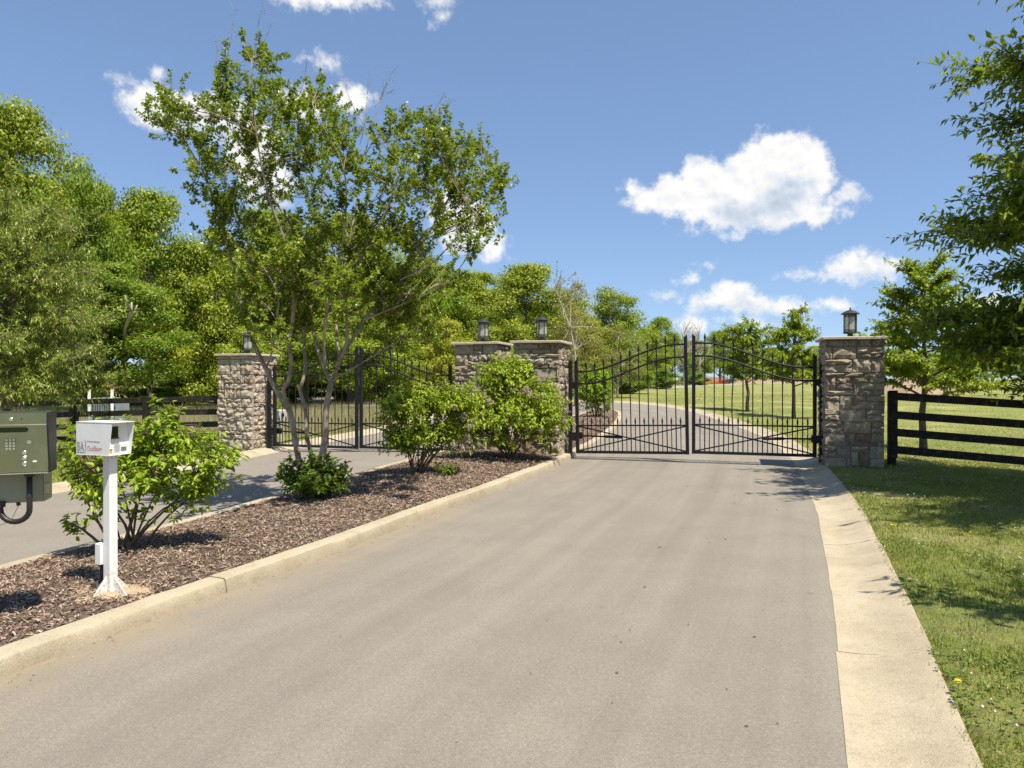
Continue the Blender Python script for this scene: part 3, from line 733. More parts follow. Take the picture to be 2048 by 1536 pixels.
gate_leaf(G1L, False, .12, 'black iron gate leaf hinged at the middle pillar, right lane', tilt=.02)
gate_leaf(G1R, True, .185, 'black iron gate leaf with one bent picket, beside the fence-side pillar', bent=True)
gate_leaf(G2L, False, .045, 'black iron gate leaf behind the branching trunks, hinged at left pillar')
gate_leaf(G2R, True, .06, 'black iron gate leaf of the far gate, partly behind the middle shrub')
def gate_post(p, z0, h, label, s):
    root = empty('gate_post', (p.x, p.y, z0), RZ); tag(root, label, 'post', 'steel hinge posts')
    MB().box((0, 0, h / 2 - .1), (.075, .075, h + .2)).build('post', IRON, root, bevel=.004)
    for z in (.42, 1.86): MB().box((s * -.09, 0, z), (.13, .05, .05)).build('bracket', IRON_RUST, root)
gate_post(G1L - U * .125, .06, 2.0, 'square steel hinge post against the near middle pillar', 1)
gate_post(G2L - U * .125, -.12, 1.98, 'square steel hinge post against the left pillar', 1)
gate_post(G2R + U * .125, .0, 2.0, 'square steel hinge post against the farther middle pillar', -1)
gate_post(G1R + U * .085 + NV * .02, .06, 1.9, 'square steel hinge post against the fence-side pillar', -1)

# ---- black board fences
def fence(name, label, p0, d, spans, zf, front, first_post=True):
    root = empty(name, (p0.x, p0.y, zf(p0.x, p0.y))); tag(root, label, 'fence', 'black board fences')
    base = Vector(root.location); inv = Matrix.Translation(-base); rng = np.random.default_rng(len(label))
    pts = [p0 + d * s for s in spans]
    nrm = Vector((d.y, -d.x, 0)) * front          # towards the viewer's side
    for k, q in enumerate(pts):
        z = zf(q.x, q.y); w = .13
        mb = MB(); mb.bar(Vector((q.x, q.y, z - .3)) - base, Vector((q.x, q.y, z + 1.36)) - base, w, w, up=d); mb.build('post', WOOD_BLACK, root, bevel=.006)
        c = q + nrm * (w / 2 + .045)
        mb = MB(); mb.bar(Vector((c.x, c.y, z + .14)) - base, Vector((c.x, c.y, z + 1.375)) - base, .022, .15, up=d); mb.build('face_board', WOOD_BLACK, root, bevel=.003)
    for a, b in zip(pts[:-1], pts[1:]):
        for h in (.29, .615, .94, 1.265):
            c = nrm * (.065 + .0185)
            za, zb = zf(a.x, a.y) + h + rng.normal(0, .008), zf(b.x, b.y) + h + rng.normal(0, .008)
            g = d * .004
            mb = MB(); A = a + c + g; B = b + c - g
            mb.bar(Vector((A.x, A.y, za)) - base, Vector((B.x, B.y, zb)) - base, .03, .142); mb.build('rail', WOOD_BLACK, root, bevel=.003)
    return root
gz = lambda x, y: Tz(x, y) + .085
LF0 = P_L + NV * .5 - U * .12
fence('board_fence', 'black four-rail board fence running left from the pale pillar', LF0, -U, [0, 2.44, 4.88, 7.3, 9.75, 12.2], gz, -1)
RF0 = Vector((6.99, 12.88, 0))
fence('board_fence', 'black four-rail board fence beside the right pillar under the tree', RF0, U, [0, 2.44, 4.88, 7.3], gz, 1)

# ---- white beam sensor on a post
def text_mesh(body, size, m, outline=0.0):
    cu = bpy.data.curves.new('lettering', 'FONT'); cu.body = body; cu.size = size; cu.extrude = .0004; cu.offset = 0 if outline else -.0011
    if outline:
        cu.fill_mode = 'NONE'; cu.bevel_depth = outline; cu.extrude = 0; cu.bevel_resolution = 0
    o = bpy.data.objects.new('lettering_tmp', cu); C.objects.link(o)
    dg = bpy.context.evaluated_depsgraph_get(); me = bpy.data.meshes.new_from_object(o.evaluated_get(dg))
    bpy.data.objects.remove(o); bpy.data.curves.remove(cu)
    me.materials.clear(); me.materials.append(m); return me
def sensor():
    x, y = -2.86, 4.98; z0 = bed_z(x, y) - .02
    root = empty('beam_sensor', (x, y, z0), math.radians(-20)); tag(root, 'white gate beam sensor box on a white post in the mulch', 'sensor')
    # local frame: -y looks at the viewer's left, +x looks to the lane at right
    post_h = 1.0
    MB().box((0, 0, post_h / 2), (.066, .066, post_h)).build('post', WHITE_DIRTY, root, rot=(0, 0, 0), bevel=.004)
    for a in range(4):
        an = a * math.pi / 2
        mb = MB(); mb.prism([(.033, .13), (.033, .012), (.15, -.035), (.155, -.03), (.15, .0)], -.004, .004, 1)
        mb.build('base_fin', WHITE_DIRTY, root, rot=(0, 0, an))
    bz = post_h - .005; H = .226
    # box: front opens to +x (hood), long side faces -y
    xb, xf_top, xf_bot, hw = -.215, .125, .092, .09
    t = .004
    for s in (-1, 1):
        mb = MB(); mb.prism([(xb, bz), (xf_bot, bz), (xf_top, bz + H), (xb, bz + H)], s * hw - t / 2, s * hw + t / 2, 1); mb.build('side_panel', WHITE, root)
    MB().box(((xb + xf_top) / 2 + .002, 0, bz + H + t / 2), (xf_top - xb + .008, 2 * hw + .008, t)).build('top_panel', WHITE, root)
    MB().box(((xb + xf_bot) / 2, 0, bz - t / 2), (xf_bot - xb, 2 * hw + .006, t)).build('bottom_panel', WHITE, root)
    MB().box((xb - t / 2, 0, bz + H / 2), (t, 2 * hw, H)).build('back_panel', WHITE, root)
    mb = MB(); fx = .068
    fp = mb.box((fx, 0, bz + H / 2), (t, 2 * hw - t, H - .002)).build('front_plate', WHITE, root)
    for sy in (-.085, .085):
        for sz in (.012, H - .012): MB().tube([(fx + .002, sy, bz + sz), (fx + .005, sy, bz + sz)], .004, 8).build('screw', STEEL_BRIGHT, fp)
    MB().box((fx + .004, -.028, bz + .158), (.006, .06, .078)).build('lens', DARK_GLASS, fp)
    MB().box((fx + .007, -.028, bz + .158), (.003, .003, .076)).build('lens_bar', BLACK_PLASTIC, fp)
    MB().box((fx + .010, -.028, bz + .115), (.018, .064, .006)).build('lens_sill', BLACK_PLASTIC, fp)
    MB().box((fx + .0035, -.062, bz + .026), (.002, .036, .028)).build('warning_sticker', ORANGE_INK, fp)
    MB().box((fx + .0047, -.062, bz + .036), (.001, .034, .007)).build('sticker_print', GREY_INK, fp)
    MB().box((fx + .0035, -.006, bz + .042), (.002, .052, .062)).build('data_sticker', PALE_INK, fp)
    pm = MB()
    for i in range(7): pm.box((fx + .0048, -.006 + (.004 if i % 2 else -.004), bz + .018 + i * .008), (.0006, .040 if i % 3 else .03, .0022))
    pm.build('sticker_print', GREY_INK, fp)
    MB().box((fx + .0035, .05, bz + .034), (.002, .044, .03)).build('dark_label', GREY_INK, fp)
    # print on the long side
    R = (math.pi / 2, 0, 0); yy = -hw - t / 2 - .0008
    sp = [o for o in root.children if o.name.startswith('side_panel')][0]
    link('lettering', text_mesh('BA', .09, GREY_INK, .0010), sp, (xb + .006, yy, bz + .027), R, (.62, 1, 1))
    link('lettering', text_mesh('i', .09, GREY_INK, .0010), sp, (xb + .084, yy, bz + .027), R, (.8, 1, 1))
    link('lettering', text_mesh('DualBeam', .05, RED_INK), sp, (xb + .108, yy, bz + .028), R, (.68, 1, 1))
    fpn = MB(); xx = xb + .007
    for wd in (.022, .033, .010, .008): fpn.box((xx + wd / 2, yy, bz + .013), (wd, .0006, .0045)); xx += wd + .003
    fpn.build('fine_print', GREY_INK, sp)
    for dz in (.094, .088): MB().bar((xb + .10, yy, bz + .094), (xb + .225, yy, bz + dz), .0006, .0012).build('print_line', GREY_INK, sp)
    MB().bar((xb + .083, yy, bz + .100), (xb + .0885, yy, bz + .092), .0006, .0016).build('print_line', GREY_INK, sp)
    MB().bar((xb + .094, yy, bz + .100), (xb + .0885, yy, bz + .092), .0006, .0016).build('print_line', GREY_INK, sp)
    cl = MB().box((0, 0, post_h - .025), (.072, .072, .05)).build('mount_collar', WHITE, root, bevel=.002)
    for yv in (-.017, .017): MB().tube([(yv, -.036, post_h - .03), (yv, -.0405, post_h - .03)], .006, 8).build('bolt', STEEL_BRIGHT, cl)
    for yv in (-.017, .017): MB().tube([(.036, yv, post_h - .03), (.0405, yv, post_h - .03)], .006, 8).build('bolt', STEEL_BRIGHT, cl)
    # junction box and conduit on the back of the post
    MB().box((-.062, -.02, .285), (.055, .065, .15)).build('junction_box', WHITE, root, bevel=.004)
    cd = MB().tube([(-.062, -.02, .21), (-.064, -.015, .15), (-.09, .0, .10), (-.12, .01, .05)], .014, 8).build('conduit', BLACK_PLASTIC, root, smooth=True)
    MB().tube([(-.122, .012, .075), (-.12, .012, -.05)], .021, 10).build('conduit_stub', GREY_PVC, root)
    # sandy patch at its foot
    rng = np.random.default_rng(8); n = 28; V = [(x, y, z0 + .022)]; F_ = []
    for r, zz in ((.14, .02), (.27, .006), (.36, -.035)):
        for k in range(n):
            a = 2 * math.pi * k / n; rr = r * (1 + .18 * math.sin(3 * a + 1) + rng.normal(0, .06))
            V.append((x - .05 + rr * (.78 if math.cos(a) > 0 else 1.15) * math.cos(a), y + .05 + rr * .75 * math.sin(a), z0 + zz + rng.normal(0, .005)))
    for k in range(n): F_.append((0, 1 + k, 1 + (k + 1) % n))
    for j in range(2):
        for k in range(n): F_.append((1 + j * n + k, 1 + (j + 1) * n + k, 1 + (j + 1) * n + (k + 1) % n, 1 + j * n + (k + 1) % n))
    o = MB().add(V, F_).build('sand', SAND, smooth=True); tag(o, 'pale sandy soil around the foot of the white sensor post', 'sand', kind='stuff')
sensor()

# ---- entry phone on a gooseneck pole
def intercom():
    c = Vector((-3.04, 4.24, 0)); rz = math.radians(20); zc = 1.265
    root = empty('entry_phone', (c.x, c.y, 0), rz); root.location.z = bed_z(c.x, c.y) - .1
    tag(root, 'olive steel gate intercom with keypad on a gooseneck pole, at the left edge', 'intercom')
    z = zc - root.location.z; W, H, D = .40, .36, .12
    body = MB().box((0, D / 2, z), (W, D, H)).build('body', STEEL, root, bevel=.004)
    # hood: band at the top, dark sides
    MB().prism([(-.055, z + H / 2 - .068), (-.05, z + H / 2 - .062), (-.05, z + H / 2 + .006), (D, z + H / 2 + .012), (D, z + H / 2 + .004), (.0, z + H / 2 - .004), (-.0, z + H / 2 - .07)], -W / 2, W / 2, 0).build('hood', STEEL, root)
    for s in (-1, 1):
        MB().prism([(-.055, z + H / 2 + .006), (-.055, z + H / 2 - .07), (-.012, z - H / 2), (D + .01, z - H / 2), (D + .01, z + H / 2 + .013)], s * (W / 2 + .001), s * (W / 2 + .011), 0).build('hood_side', BLACK_PLASTIC, root)
    MB().box((0, -.008, z - H / 2 - .003), (W, .03, .006)).build('bottom_lip', STEEL_BRIGHT, root)
    yf = -.0025
    def slot(x, zz, w, h, y, m, nm):
        n = 8; pts = []
        for sgn in (1, -1):
            for k in range(n + 1):
                a = -math.pi / 2 + math.pi * k / n
                pts.append((x + sgn * ((w - h) / 2 + h / 2 * math.cos(a)), zz + sgn * h / 2 * math.sin(a)))
        mb = MB(); mb.prism(pts, y, y + .004, 1); return mb.build(nm, m, root)
    slot(.0, z + .082, .185, .03, yf - .0015, mat('display_green', (.015, .04, .015), .15), 'display')
    for r in range(4):
        for q in range(3): MB().box((-.018 + q * .0185, -.005, z + .022 - r * .0185), (.0135, .008, .0135)).build('key', STEEL_BRIGHT, root, bevel=.002)
    def disc(x, zz, r, m, nm, th=.006, y=0.0):
        MB().tube([(x, y, zz), (x, y - th, zz), (x, y - th - .002, zz)], [r, r, r * .8], 14).build(nm, m, root)
    disc(.098, z + .008, .014, STEEL_BRIGHT, 'round_button')
    for k in range(3): disc(.073, z - .058 - k * .034, .0135, STEEL_BRIGHT, 'call_button', .008)
    for i in range(-4, 5):
        for j in range(-4, 5):
            if i * i + j * j < 19: pass
    sg = MB()
    for i in range(-4, 5):
        for j in range(-4, 5):
            if i * i + j * j < 19: sg.box((-.112 + i * .0085, -.0015, z - .008 + j * .0085), (.004, .003, .004))
    sg.build('speaker_grille', STEEL_BRIGHT, root)
    MB().box((.128, -.006, z - .112), (.02, .008, .008)).build('latch', WHITE, root)
    hy = -.0555
    MB().box((-.125, hy, z + H / 2 - .03), (.055, .004, .012)).build('camera_slot', BLACK_PLASTIC, root)
    disc(.02, z + H / 2 - .03, .0115, STEEL_BRIGHT, 'lock', .005, hy + .003)
    disc(.072, z + H / 2 - .03, .004, BLACK_PLASTIC, 'pin_hole', .002, hy + .003)
    # equipment box behind, hanging lower
    bx = MB().box((-.06, D + .085, z - .20), (.42, .16, .36)).build('equipment_box', OLIVE_BOX, root, bevel=.006)
    MB().box((-.06, D + .003, z - .215), (.24, .006, .30)).build('box_cover', OLIVE_BOX, bx, bevel=.002)
    MB().box((.142, D + .015, z - .2), (.012, .02, .34)).build('box_hinge', STEEL, bx)
    MB().box((.162, D + .02, z - .30), (.03, .02, .06)).build('hasp', STEEL, bx)
    MB().tube([(.085, .05, z - H / 2 + .01), (.085, .05, z - H / 2 - .03)], .027, 12).build('conduit_nut', CONDUIT, root)
    pts = [(.085, .05, z - .20)]
    for k in range(13):
        a = math.pi * k / 12; pts.append((-.0 + .085 * math.cos(a), .05 + .06 * k / 12, z - .405 - .085 * math.sin(a)))
    pts.append((-.085, .12, z - .375))
    MB().tube(pts, .0165, 12).build('conduit', CONDUIT, root, smooth=True)
    MB().tube([(-.085, .12, z - .365), (-.085, .12, z - .40)], .026, 12).build('conduit_nut', CONDUIT, root)
    MB().tube([(.0, .14, z - .37), (.005, .135, z - .40)], .012, 8).build('plug', CONDUIT, root)
    MB().tube([(.005, .135, z - .40), (-.03, .10, z - .49), (-.15, .06, z - .53), (-.3, .05, z - .52)], .0016, 5).build('wire', BLACK_PLASTIC, root)
    # pole: rises at the left and bends over to the back of the box
    pp = [(-.46, D + .12, -.1), (-.46, D + .12, z - .45), (-.455, D + .12, z - .33), (-.42, D + .12, z - .24), (-.34, D + .12, z - .2), (-.22, D + .12, z - .19)]
    MB().tube(pp, .035, 12).build('gooseneck_pole', BLACK_PLASTIC, root, smooth=True)
    MB().box((-.46, D + .12, .06), (.2, .2, .012)).build('base_plate', BLACK_PLASTIC, root)
intercom()

# second small sensor behind the left gate, utility cabinet
def small_sensor():
    x, y = -6.05, 18.4; z0 = gz(x, y); root = empty('beam_sensor', (x, y, z0), math.radians(-60)); tag(root, 'small white sensor box on a post behind the far gate', 'sensor')
    MB().box((0, 0, .31), (.07, .07, .66)).build('post', GREY_PVC, root)
    MB().prism([(-.2, .6), (.06, .6), (.13, .88), (-.2, .88)], -.1, .1, 1).build('housing', WHITE, root, bevel=.004)
    MB().box((.105, 0, .76), (.01, .07, .1)).build('lens', DARK_GLASS, root)
small_sensor()
def utility():
    x, y = -13.75, 24.0; z0 = gz(x, y); root = empty('utility_cabinet', (x, y, z0), RZ); tag(root, 'grey utility cabinet framed by two white pipes behind the left fence', 'cabinet')
    cb = MB().box((0, 0, .62), (1.0, .6, 1.24)).build('cabinet_body', UTIL, root, bevel=.02)
    MB().box((-.18, 0, 1.26), (.56, .66, .06)).build('lid', UTIL, cb, bevel=.015)
    MB().box((-.05, -.306, .95), (.10, .012, .3)).build('notice_plate', PIPE_WHITE, cb)
    for s in (-.49, .49):
        p = MB().tube([(s, -.42, -.1), (s, -.42, 1.62)], .05, 12).build('pipe', PIPE_WHITE, root, smooth=True)
        MB().tube([(s, -.42, 1.62), (s, -.42, 1.72), (s, -.42, 1.75)], [.062, .062, .03], 12).build('pipe_cap', PIPE_RED, p)
    for zz in (1.2, .72): MB().box((0, -.36, zz), (1.2, .04, .045)).build('frame_bar', GREY_PVC, root)
    for k in range(10): MB().box((-.45 + k * .1, -.36, .92), (.012, .03, .36)).build('frame_slat', UTIL, root)
utility()
# ------------------------------------------------------------------ vegetation
def unit(v): return v / (np.linalg.norm(v, axis=-1, keepdims=True) + 1e-9)
def leaf_mesh(name, P, D, Nn, Lg, Wd, mat_, six=False, fold=.25, curl=.15):
    n = len(P); D = unit(D); S_ = unit(np.cross(D, Nn)); Nn = np.cross(S_, D)
    Lg = np.broadcast_to(np.asarray(Lg, float), (n,))[:, None]; Wd = np.broadcast_to(np.asarray(Wd, float), (n,))[:, None]
    tip = P + D * Lg - Nn * Lg * curl
    if six:
        a = P + D * Lg * .28; b = P + D * Lg * .66 - Nn * Lg * curl * .3
        up = Nn * Wd * fold
        v = np.stack([P, a - S_ * Wd * .5 + up, b - S_ * Wd * .40 + up * .8, tip, b + S_ * Wd * .40 + up * .8, a + S_ * Wd * .5 + up], 1).reshape(-1, 3)
        k = np.arange(n)[:, None] * 6; q = np.concatenate([k + [0, 3, 2, 1], k + [0, 5, 4, 3]])
    else:
        a = P + D * Lg * .45; up = Nn * Wd * fold
        v = np.stack([P, a - S_ * Wd * .5 + up, tip, a + S_ * Wd * .5 + up], 1).reshape(-1, 3)
        k = np.arange(n)[:, None] * 4; q = k + [0, 3, 2, 1]
    return mesh_np(name, v, q, mat_)
def sphere_dirs(rng, n):
    v = rng.normal(size=(n, 3)); return unit(v)
def spray(rng, P, D, per, length, out=.6, spread=.8, droop=.25):
    """leaves along the last `length` of twigs ending at P with direction D -> pos, dir, normal"""
    m = len(P); t = rng.random((m, per)); pos = P[:, None] - D[:, None] * (t * np.reshape(length, (-1, 1)))[..., None]
    rad = sphere_dirs(rng, m * per).reshape(m, per, 3); rad -= (rad * D[:, None]).sum(-1, keepdims=True) * D[:, None]; rad = unit(rad)
    d = unit(D[:, None] * out * (1 - .5 * t[..., None]) + rad * spread + np.array([0, 0, -droop]))
    nn = np.array([0, 0, 1.0]) + rng.normal(0, .45, d.shape)
    return pos.reshape(-1, 3), d.reshape(-1, 3), nn.reshape(-1, 3)
def curve3(a, b, rng, bend=.12, n=4, sag=0.0):
    a = np.array(a, float); b = np.array(b, float); L_ = np.linalg.norm(b - a)
    o = rng.normal(0, bend * L_, 3); t = np.linspace(0, 1, n)[:, None]
    p = a + (b - a) * t + np.sin(np.pi * t) * o * .5; p[:, 2] += np.sin(np.pi * t[:, 0]) * sag * L_
    return p
def R_(n, a, b): return list(np.linspace(a, b, n))

# ---- generic woodland tree meshes (several variants, shared by copies)
def wood_tree_data(seed, H, R, base, nclump, nleaf, mat_leaf, mat_bark, leaf=(.19, .11), top=.5, clump=.30, trunk_r=None, sparse=False, nlimb=16, six=False, lean=0.0):
    rng = np.random.default_rng(seed)
    h = rng.random(nclump) ** .85
    prof = np.where(h < top, .55 + .45 * np.sin(h / top * np.pi / 2), np.cos((h - top) / (1 - top) * np.pi / 2 * .92) ** .75)
    ang = rng.uniform(0, 2 * np.pi, nclump) ; rr = R * prof * np.sqrt(rng.uniform(.12, 1.0, nclump)) * .86
    lob = 1 + .22 * np.sin(2 * ang + seed) + .15 * np.sin(3 * ang + 2 * seed)
    cz = base + h * (H - base) * .96
    Cn = np.stack([rr * lob * np.cos(ang) + lean * cz, rr * lob * np.sin(ang), cz], 1)
    rc = R * clump * rng.uniform(.6, 1.25, nclump) * (.6 + .4 * prof)
    wgt = rc ** 2; k = rng.choice(nclump, nleaf, p=wgt / wgt.sum())
    d = sphere_dirs(rng, nleaf); d[:, 2] = d[:, 2] * .9 + .12; d = unit(d)
    rad = (rng.random(nleaf) ** .45 * rc[k] * (1 + np.clip(rng.normal(0, .16, nleaf), -.3, .5)))
    P = Cn[k] + d * rad[:, None] * np.array([1, 1, .72])
    nn = unit(d * .9 + np.array([0, 0, .55]) + rng.normal(0, .45, (nleaf, 3)))
    dd = unit(np.cross(nn, sphere_dirs(rng, nleaf)) + np.array([0, 0, -.25]))
    sc = rng.uniform(.6, 1.35, nleaf)
    crown = leaf_mesh('crown', P, dd, nn, leaf[0] * sc, leaf[1] * sc, mat_leaf, six=six)
    mb = MB(); tr = trunk_r or R * .05
    tp = [(0, 0, -.3)] + [(rng.normal(0, .05 * R) * z / H + lean * z, rng.normal(0, .05 * R) * z / H, z) for z in np.linspace(.5, H * .86, 7)]
    mb.tube(tp, [tr * 1.25] + R_(7, tr, tr * .18), 8)
    far_i = np.argsort(-rc)[:nlimb]
    for i in far_i:
        z0 = max(base * .7, cz[i] - rr[i] * .75 - .3 * R * .3); z0 = min(z0, H * .8)
        f = (z0 - .5) / (H * .86 - .5) * 6; j = int(np.clip(f, 0, 5)); a = np.array(tp[j + 1]) * (1 - (f - j)) + np.array(tp[j + 2]) * (f - j)
        rb = tr * (1 - z0 / H) * .6
        p = curve3(a, Cn[i], rng, .12, 5, .06); mb.tube(p, R_(5, rb, rb * .2), 5, False)
    trunk = mb.mesh('trunk', mat_bark, True)
    return trunk, crown
def plant_tree(name, label, data, loc, rz, sc, cat='tree', group=None):
    root = empty(name, loc, rz); root.scale = sc; tag(root, label, cat, group)
    link('trunk', data[0], root); link('crown', data[1], root); return root
VAR = {
    'a': wood_tree_data(101, 15, 4.6, 3.4, 85, 36000, LEAF_WOOD, BARK),
    'b': wood_tree_data(102, 13, 4.2, 2.6, 80, 34000, LEAF_WOOD, BARK, top=.4),
    'c': wood_tree_data(103, 12, 3.8, 1.0, 70, 30000, LEAF_WOOD_LIGHT, BARK, top=.45),
    'd': wood_tree_data(104, 14, 4.0, 2.8, 75, 32000, LEAF_WOOD_DARK, BARK, top=.4),
    'e': wood_tree_data(105, 11, 4.4, 1.0, 80, 30000, LEAF_WOOD, BARK, clump=.27, top=.5),
    'f': wood_tree_data(106, 8, 3.2, .3, 60, 22000, LEAF_WOOD_LIGHT, BARK, leaf=(.16, .1)),
    's': wood_tree_data(107, 9, 2.6, 1.2, 60, 8500, LEAF_SPARSE, BARK_WHITE, leaf=(.13, .08), clump=.34, nlimb=34, trunk_r=.10),
    'g': wood_tree_data(109, 6, 2.6, .0, 50, 15000, LEAF_WOOD_DARK, BARK, leaf=(.17, .1)),
}
def at(px, d): return (px - 1024) / F * d
def pt(px, py, d): return np.array([(px - 1024) / F * d, d, CAM_Z - (py - HOR) / F * d])
def wood(kind, px, d, top_py, width_px, label, name='wood_tree', rz=0.0, group='trees along the wood edge'):
    H0 = {'a': 15, 'b': 13, 'c': 12, 'd': 14, 'e': 11, 'f': 8, 's': 9, 'g': 6}[kind]; R0 = {'a': 4.6, 'b': 4.2, 'c': 3.8, 'd': 4.0, 'e': 4.4, 'f': 3.2, 's': 2.6, 'g': 2.6}[kind]
    x = at(px, d); z0 = Tz(x, d); H = CAM_Z + (HOR - top_py) / F * d - z0; w = width_px / F * d / 2
    plant_tree(name, label, VAR[kind], (x, d, z0), rz, (w / R0, w / R0, H / H0), group=group)
wood('a', 30, 34, 205, 330, 'tallest dense tree of the wood, rising at the left edge of the view', rz=.3)
wood('e', 168, 33, 322, 200, 'lighter tree beside the tallest one, with an open tuft leaning toward the sky', rz=2.0)
wood('b', 300, 37, 380, 250, 'broad round-topped green tree behind the white sensor box', rz=1.0)
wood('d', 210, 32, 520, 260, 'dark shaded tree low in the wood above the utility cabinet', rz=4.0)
wood('c', 432, 38, 455, 190, 'yellow-green tree in the wood behind the left side of the crape myrtle', rz=.7)
wood('b', 540, 40, 420, 260, 'tall green tree straight behind the crape myrtle trunks', rz=3.3)
wood('a', 700, 44, 430, 280, 'large green tree behind the right half of the crape myrtle', rz=5.0)
wood('d', 610, 36, 560, 260, 'dark tree showing between the branching trunks and far gate', rz=2.6)
wood('f', 500, 30, 655, 160, 'bright low tree directly behind the left pillar lantern', rz=1.1)
wood('c', 780, 37, 600, 190, 'light green tree above the far gate, behind the middle shrub', rz=4.4)
wood('e', 835, 50, 500, 230, 'green tree at the right shoulder of the crape myrtle crown', rz=5.5)
wood('a', 945, 55, 540, 210, 'round-topped wood tree right behind the two middle lanterns', rz=2.2)
wood('b', 1055, 58, 528, 230, 'broad wood tree behind the near middle lantern', rz=.2)
wood('f', 890, 33, 640, 150, 'bright low tree filling the gap beside the farther middle pillar', rz=3.0)
wood('f', 985, 38, 655, 130, 'bright bush-like tree behind the two middle pillars', rz=.5)
wood('s', 1150, 40, 560, 130, 'sparse brownish tree with pale twigs just right of the middle pillars', rz=.5)
wood('e', 1215, 66, 572, 190, 'lobed green tree standing behind the middle gate leaf', rz=1.6)
wood('s', 1235, 52, 650, 120, 'thin-leaved scrubby tree behind the arched rail of the near gate', rz=2.6)
wood('b', 1322, 104, 634, 90, 'small round far tree between gate arch and open sky', rz=1.0)
wood('c', 1290, 95, 655, 90, 'far pale-green tree beside the round far one', rz=3.0)
wood('b', 1440, 170, 662, 110, 'far dark-green tree above the parked car and orange netting', rz=2.2)
wood('c', 1180, 62, 640, 150, 'green tree low behind the sparse brownish one', rz=4.0)
# bare far trees
def bare_tree(px, d, top_py, label, seed):
    rng = np.random.default_rng(seed); x = at(px, d); z0 = Tz(x, d); H = CAM_Z + (HOR - top_py) / F * d - z0
    root = empty('bare_tree', (x, d, z0)); tag(root, label, 'tree')
    mb = MB(); mb.tube([(0, 0, -.2), (.1, 0, H * .4), (0, 0, H * .95)], [.22, .16, .03], 6)
    tips = []
    for k in range(34):
        z = H * rng.uniform(.3, .85); a = rng.uniform(0, 6.3); l = H * .32 * (1.1 - z / H) + .5
        p = curve3((0, 0, z), (l * math.cos(a), l * math.sin(a), z + l * rng.uniform(.9, 1.5)), rng, .15, 4); mb.tube(p, [.07, .05, .035, .015], 4, False)
        for _ in range(4):
            q = p[rng.integers(1, 4)]; e = q + rng.normal(0, .5, 3) + np.array([0, 0, .8]); mb.tube([q, (q + e) / 2 + rng.normal(0, .06, 3), e], [.025, .02, .01], 3, False)
    mb.build('trunk', BARK_WHITE, root)
bare_tree(1368, 125, 648, 'leafless grey tree far off, the bushier of the two bare ones', 5)
bare_tree(1398, 130, 650, 'leafless grey tree far off, just left of the gate meeting stiles', 6)
# back rows so that no sky shows under the crowns
rng0 = np.random.default_rng(77)
k_ = 0
for px in np.arange(-190, 1190, 74):
    d = 58 + 8 * rng0.random() + max(0, (px - 700)) * .03; top = float(np.interp(px, [-200, 100, 330, 800, 1000, 1200], [330, 330, 470, 520, 590, 640])) + rng0.normal(0, 14)
    wood('aeb'[k_ % 3], px + rng0.normal(0, 12), d, top, 210, 'deeper wood tree mostly hidden behind the front row of the wood', rz=rng0.uniform(0, 6), group='trees deep in the wood'); k_ += 1
# right-hand far tree line behind the field
DL = ['distant tree right behind the lower young tree', 'distant tree between the crowns of the two young trees', 'distant tree right behind the taller young tree', 'distant tree just left of the fence-side pillar', 'distant tree hidden behind the fence-side pillar', 'distant tree just right of the fence-side pillar top', 'distant tree behind the leafy tree near the pillar', 'distant tree above the smaller dirt heap', 'distant tree right of the smaller dirt heap', 'distant tree over the white pipe in the grass', 'distant tree at the right end of the far line in view', 'distant tree beyond the right edge of the view']
for i, (px, top) in enumerate([(1500, 700), (1545, 694), (1590, 702), (1640, 690), (1690, 684), (1740, 690), (1795, 696), (1850, 700), (1915, 706), (1985, 708), (2050, 702), (2130, 700)]):
    wood('bdac'[i % 4], px, 190 + 12 * (i % 3), top, 120, DL[i], rz=i * 1.3, group='distant trees across the field')
for px, d, top, k, lb in [(1345, 150, 672, 'd', 'far dark tree below the two bare trees, left one'), (1392, 160, 680, 'b', 'far tree right below the leafless pair, by the gate stiles'), (1475, 185, 672, 'a', 'far tree behind the orange netting, next to the young trees')]: wood(k, px, d, top, 90, lb, rz=px)
# undergrowth: low bushes along the foot of the wood
UG = ['dark bush at the wood foot beyond the far left end of the fence', 'dark bush at the wood foot behind the narrow-leaved willow oak', 'dark bush at the wood foot left of the utility cabinet', 'dark bush at the wood foot right of the utility cabinet', 'dark bush at the wood foot, seen left of the pale pillar', 'dark bush at the wood foot hidden by the pale pillar', 'dark bush at the wood foot behind the branching trunks', 'dark bush at the wood foot seen through the far gate center', 'dark bush at the wood foot behind the far gate hinge side', 'dark bush behind the left edge of the farther middle pillar', 'dark bush hidden behind the two middle pillars', 'dark bush behind the near middle pillar', 'dark bush below the sparse brownish tree', 'dark bush behind the arch of the near gate', 'dark far bush beside the far road', 'darkest far bush left of the parked car']
for i, (px, d, top, w) in enumerate([(-60, 42, 700, 260), (60, 42, 745, 150), (150, 43, 735, 150), (270, 42, 740, 150), (370, 43, 730, 160), (480, 44, 735, 150), (590, 45, 740, 150), (690, 46, 730, 160), (800, 47, 735, 150), (880, 44, 720, 120), (960, 48, 715, 130), (1080, 54, 715, 140), (1170, 58, 722, 110), (1260, 64, 725, 110), (1320, 90, 735, 90), (1390, 130, 742, 70)]):
    wood('g', px, d, top, w, UG[i], name='wood_bush', rz=i * .9, group='bushes at the foot of the wood')

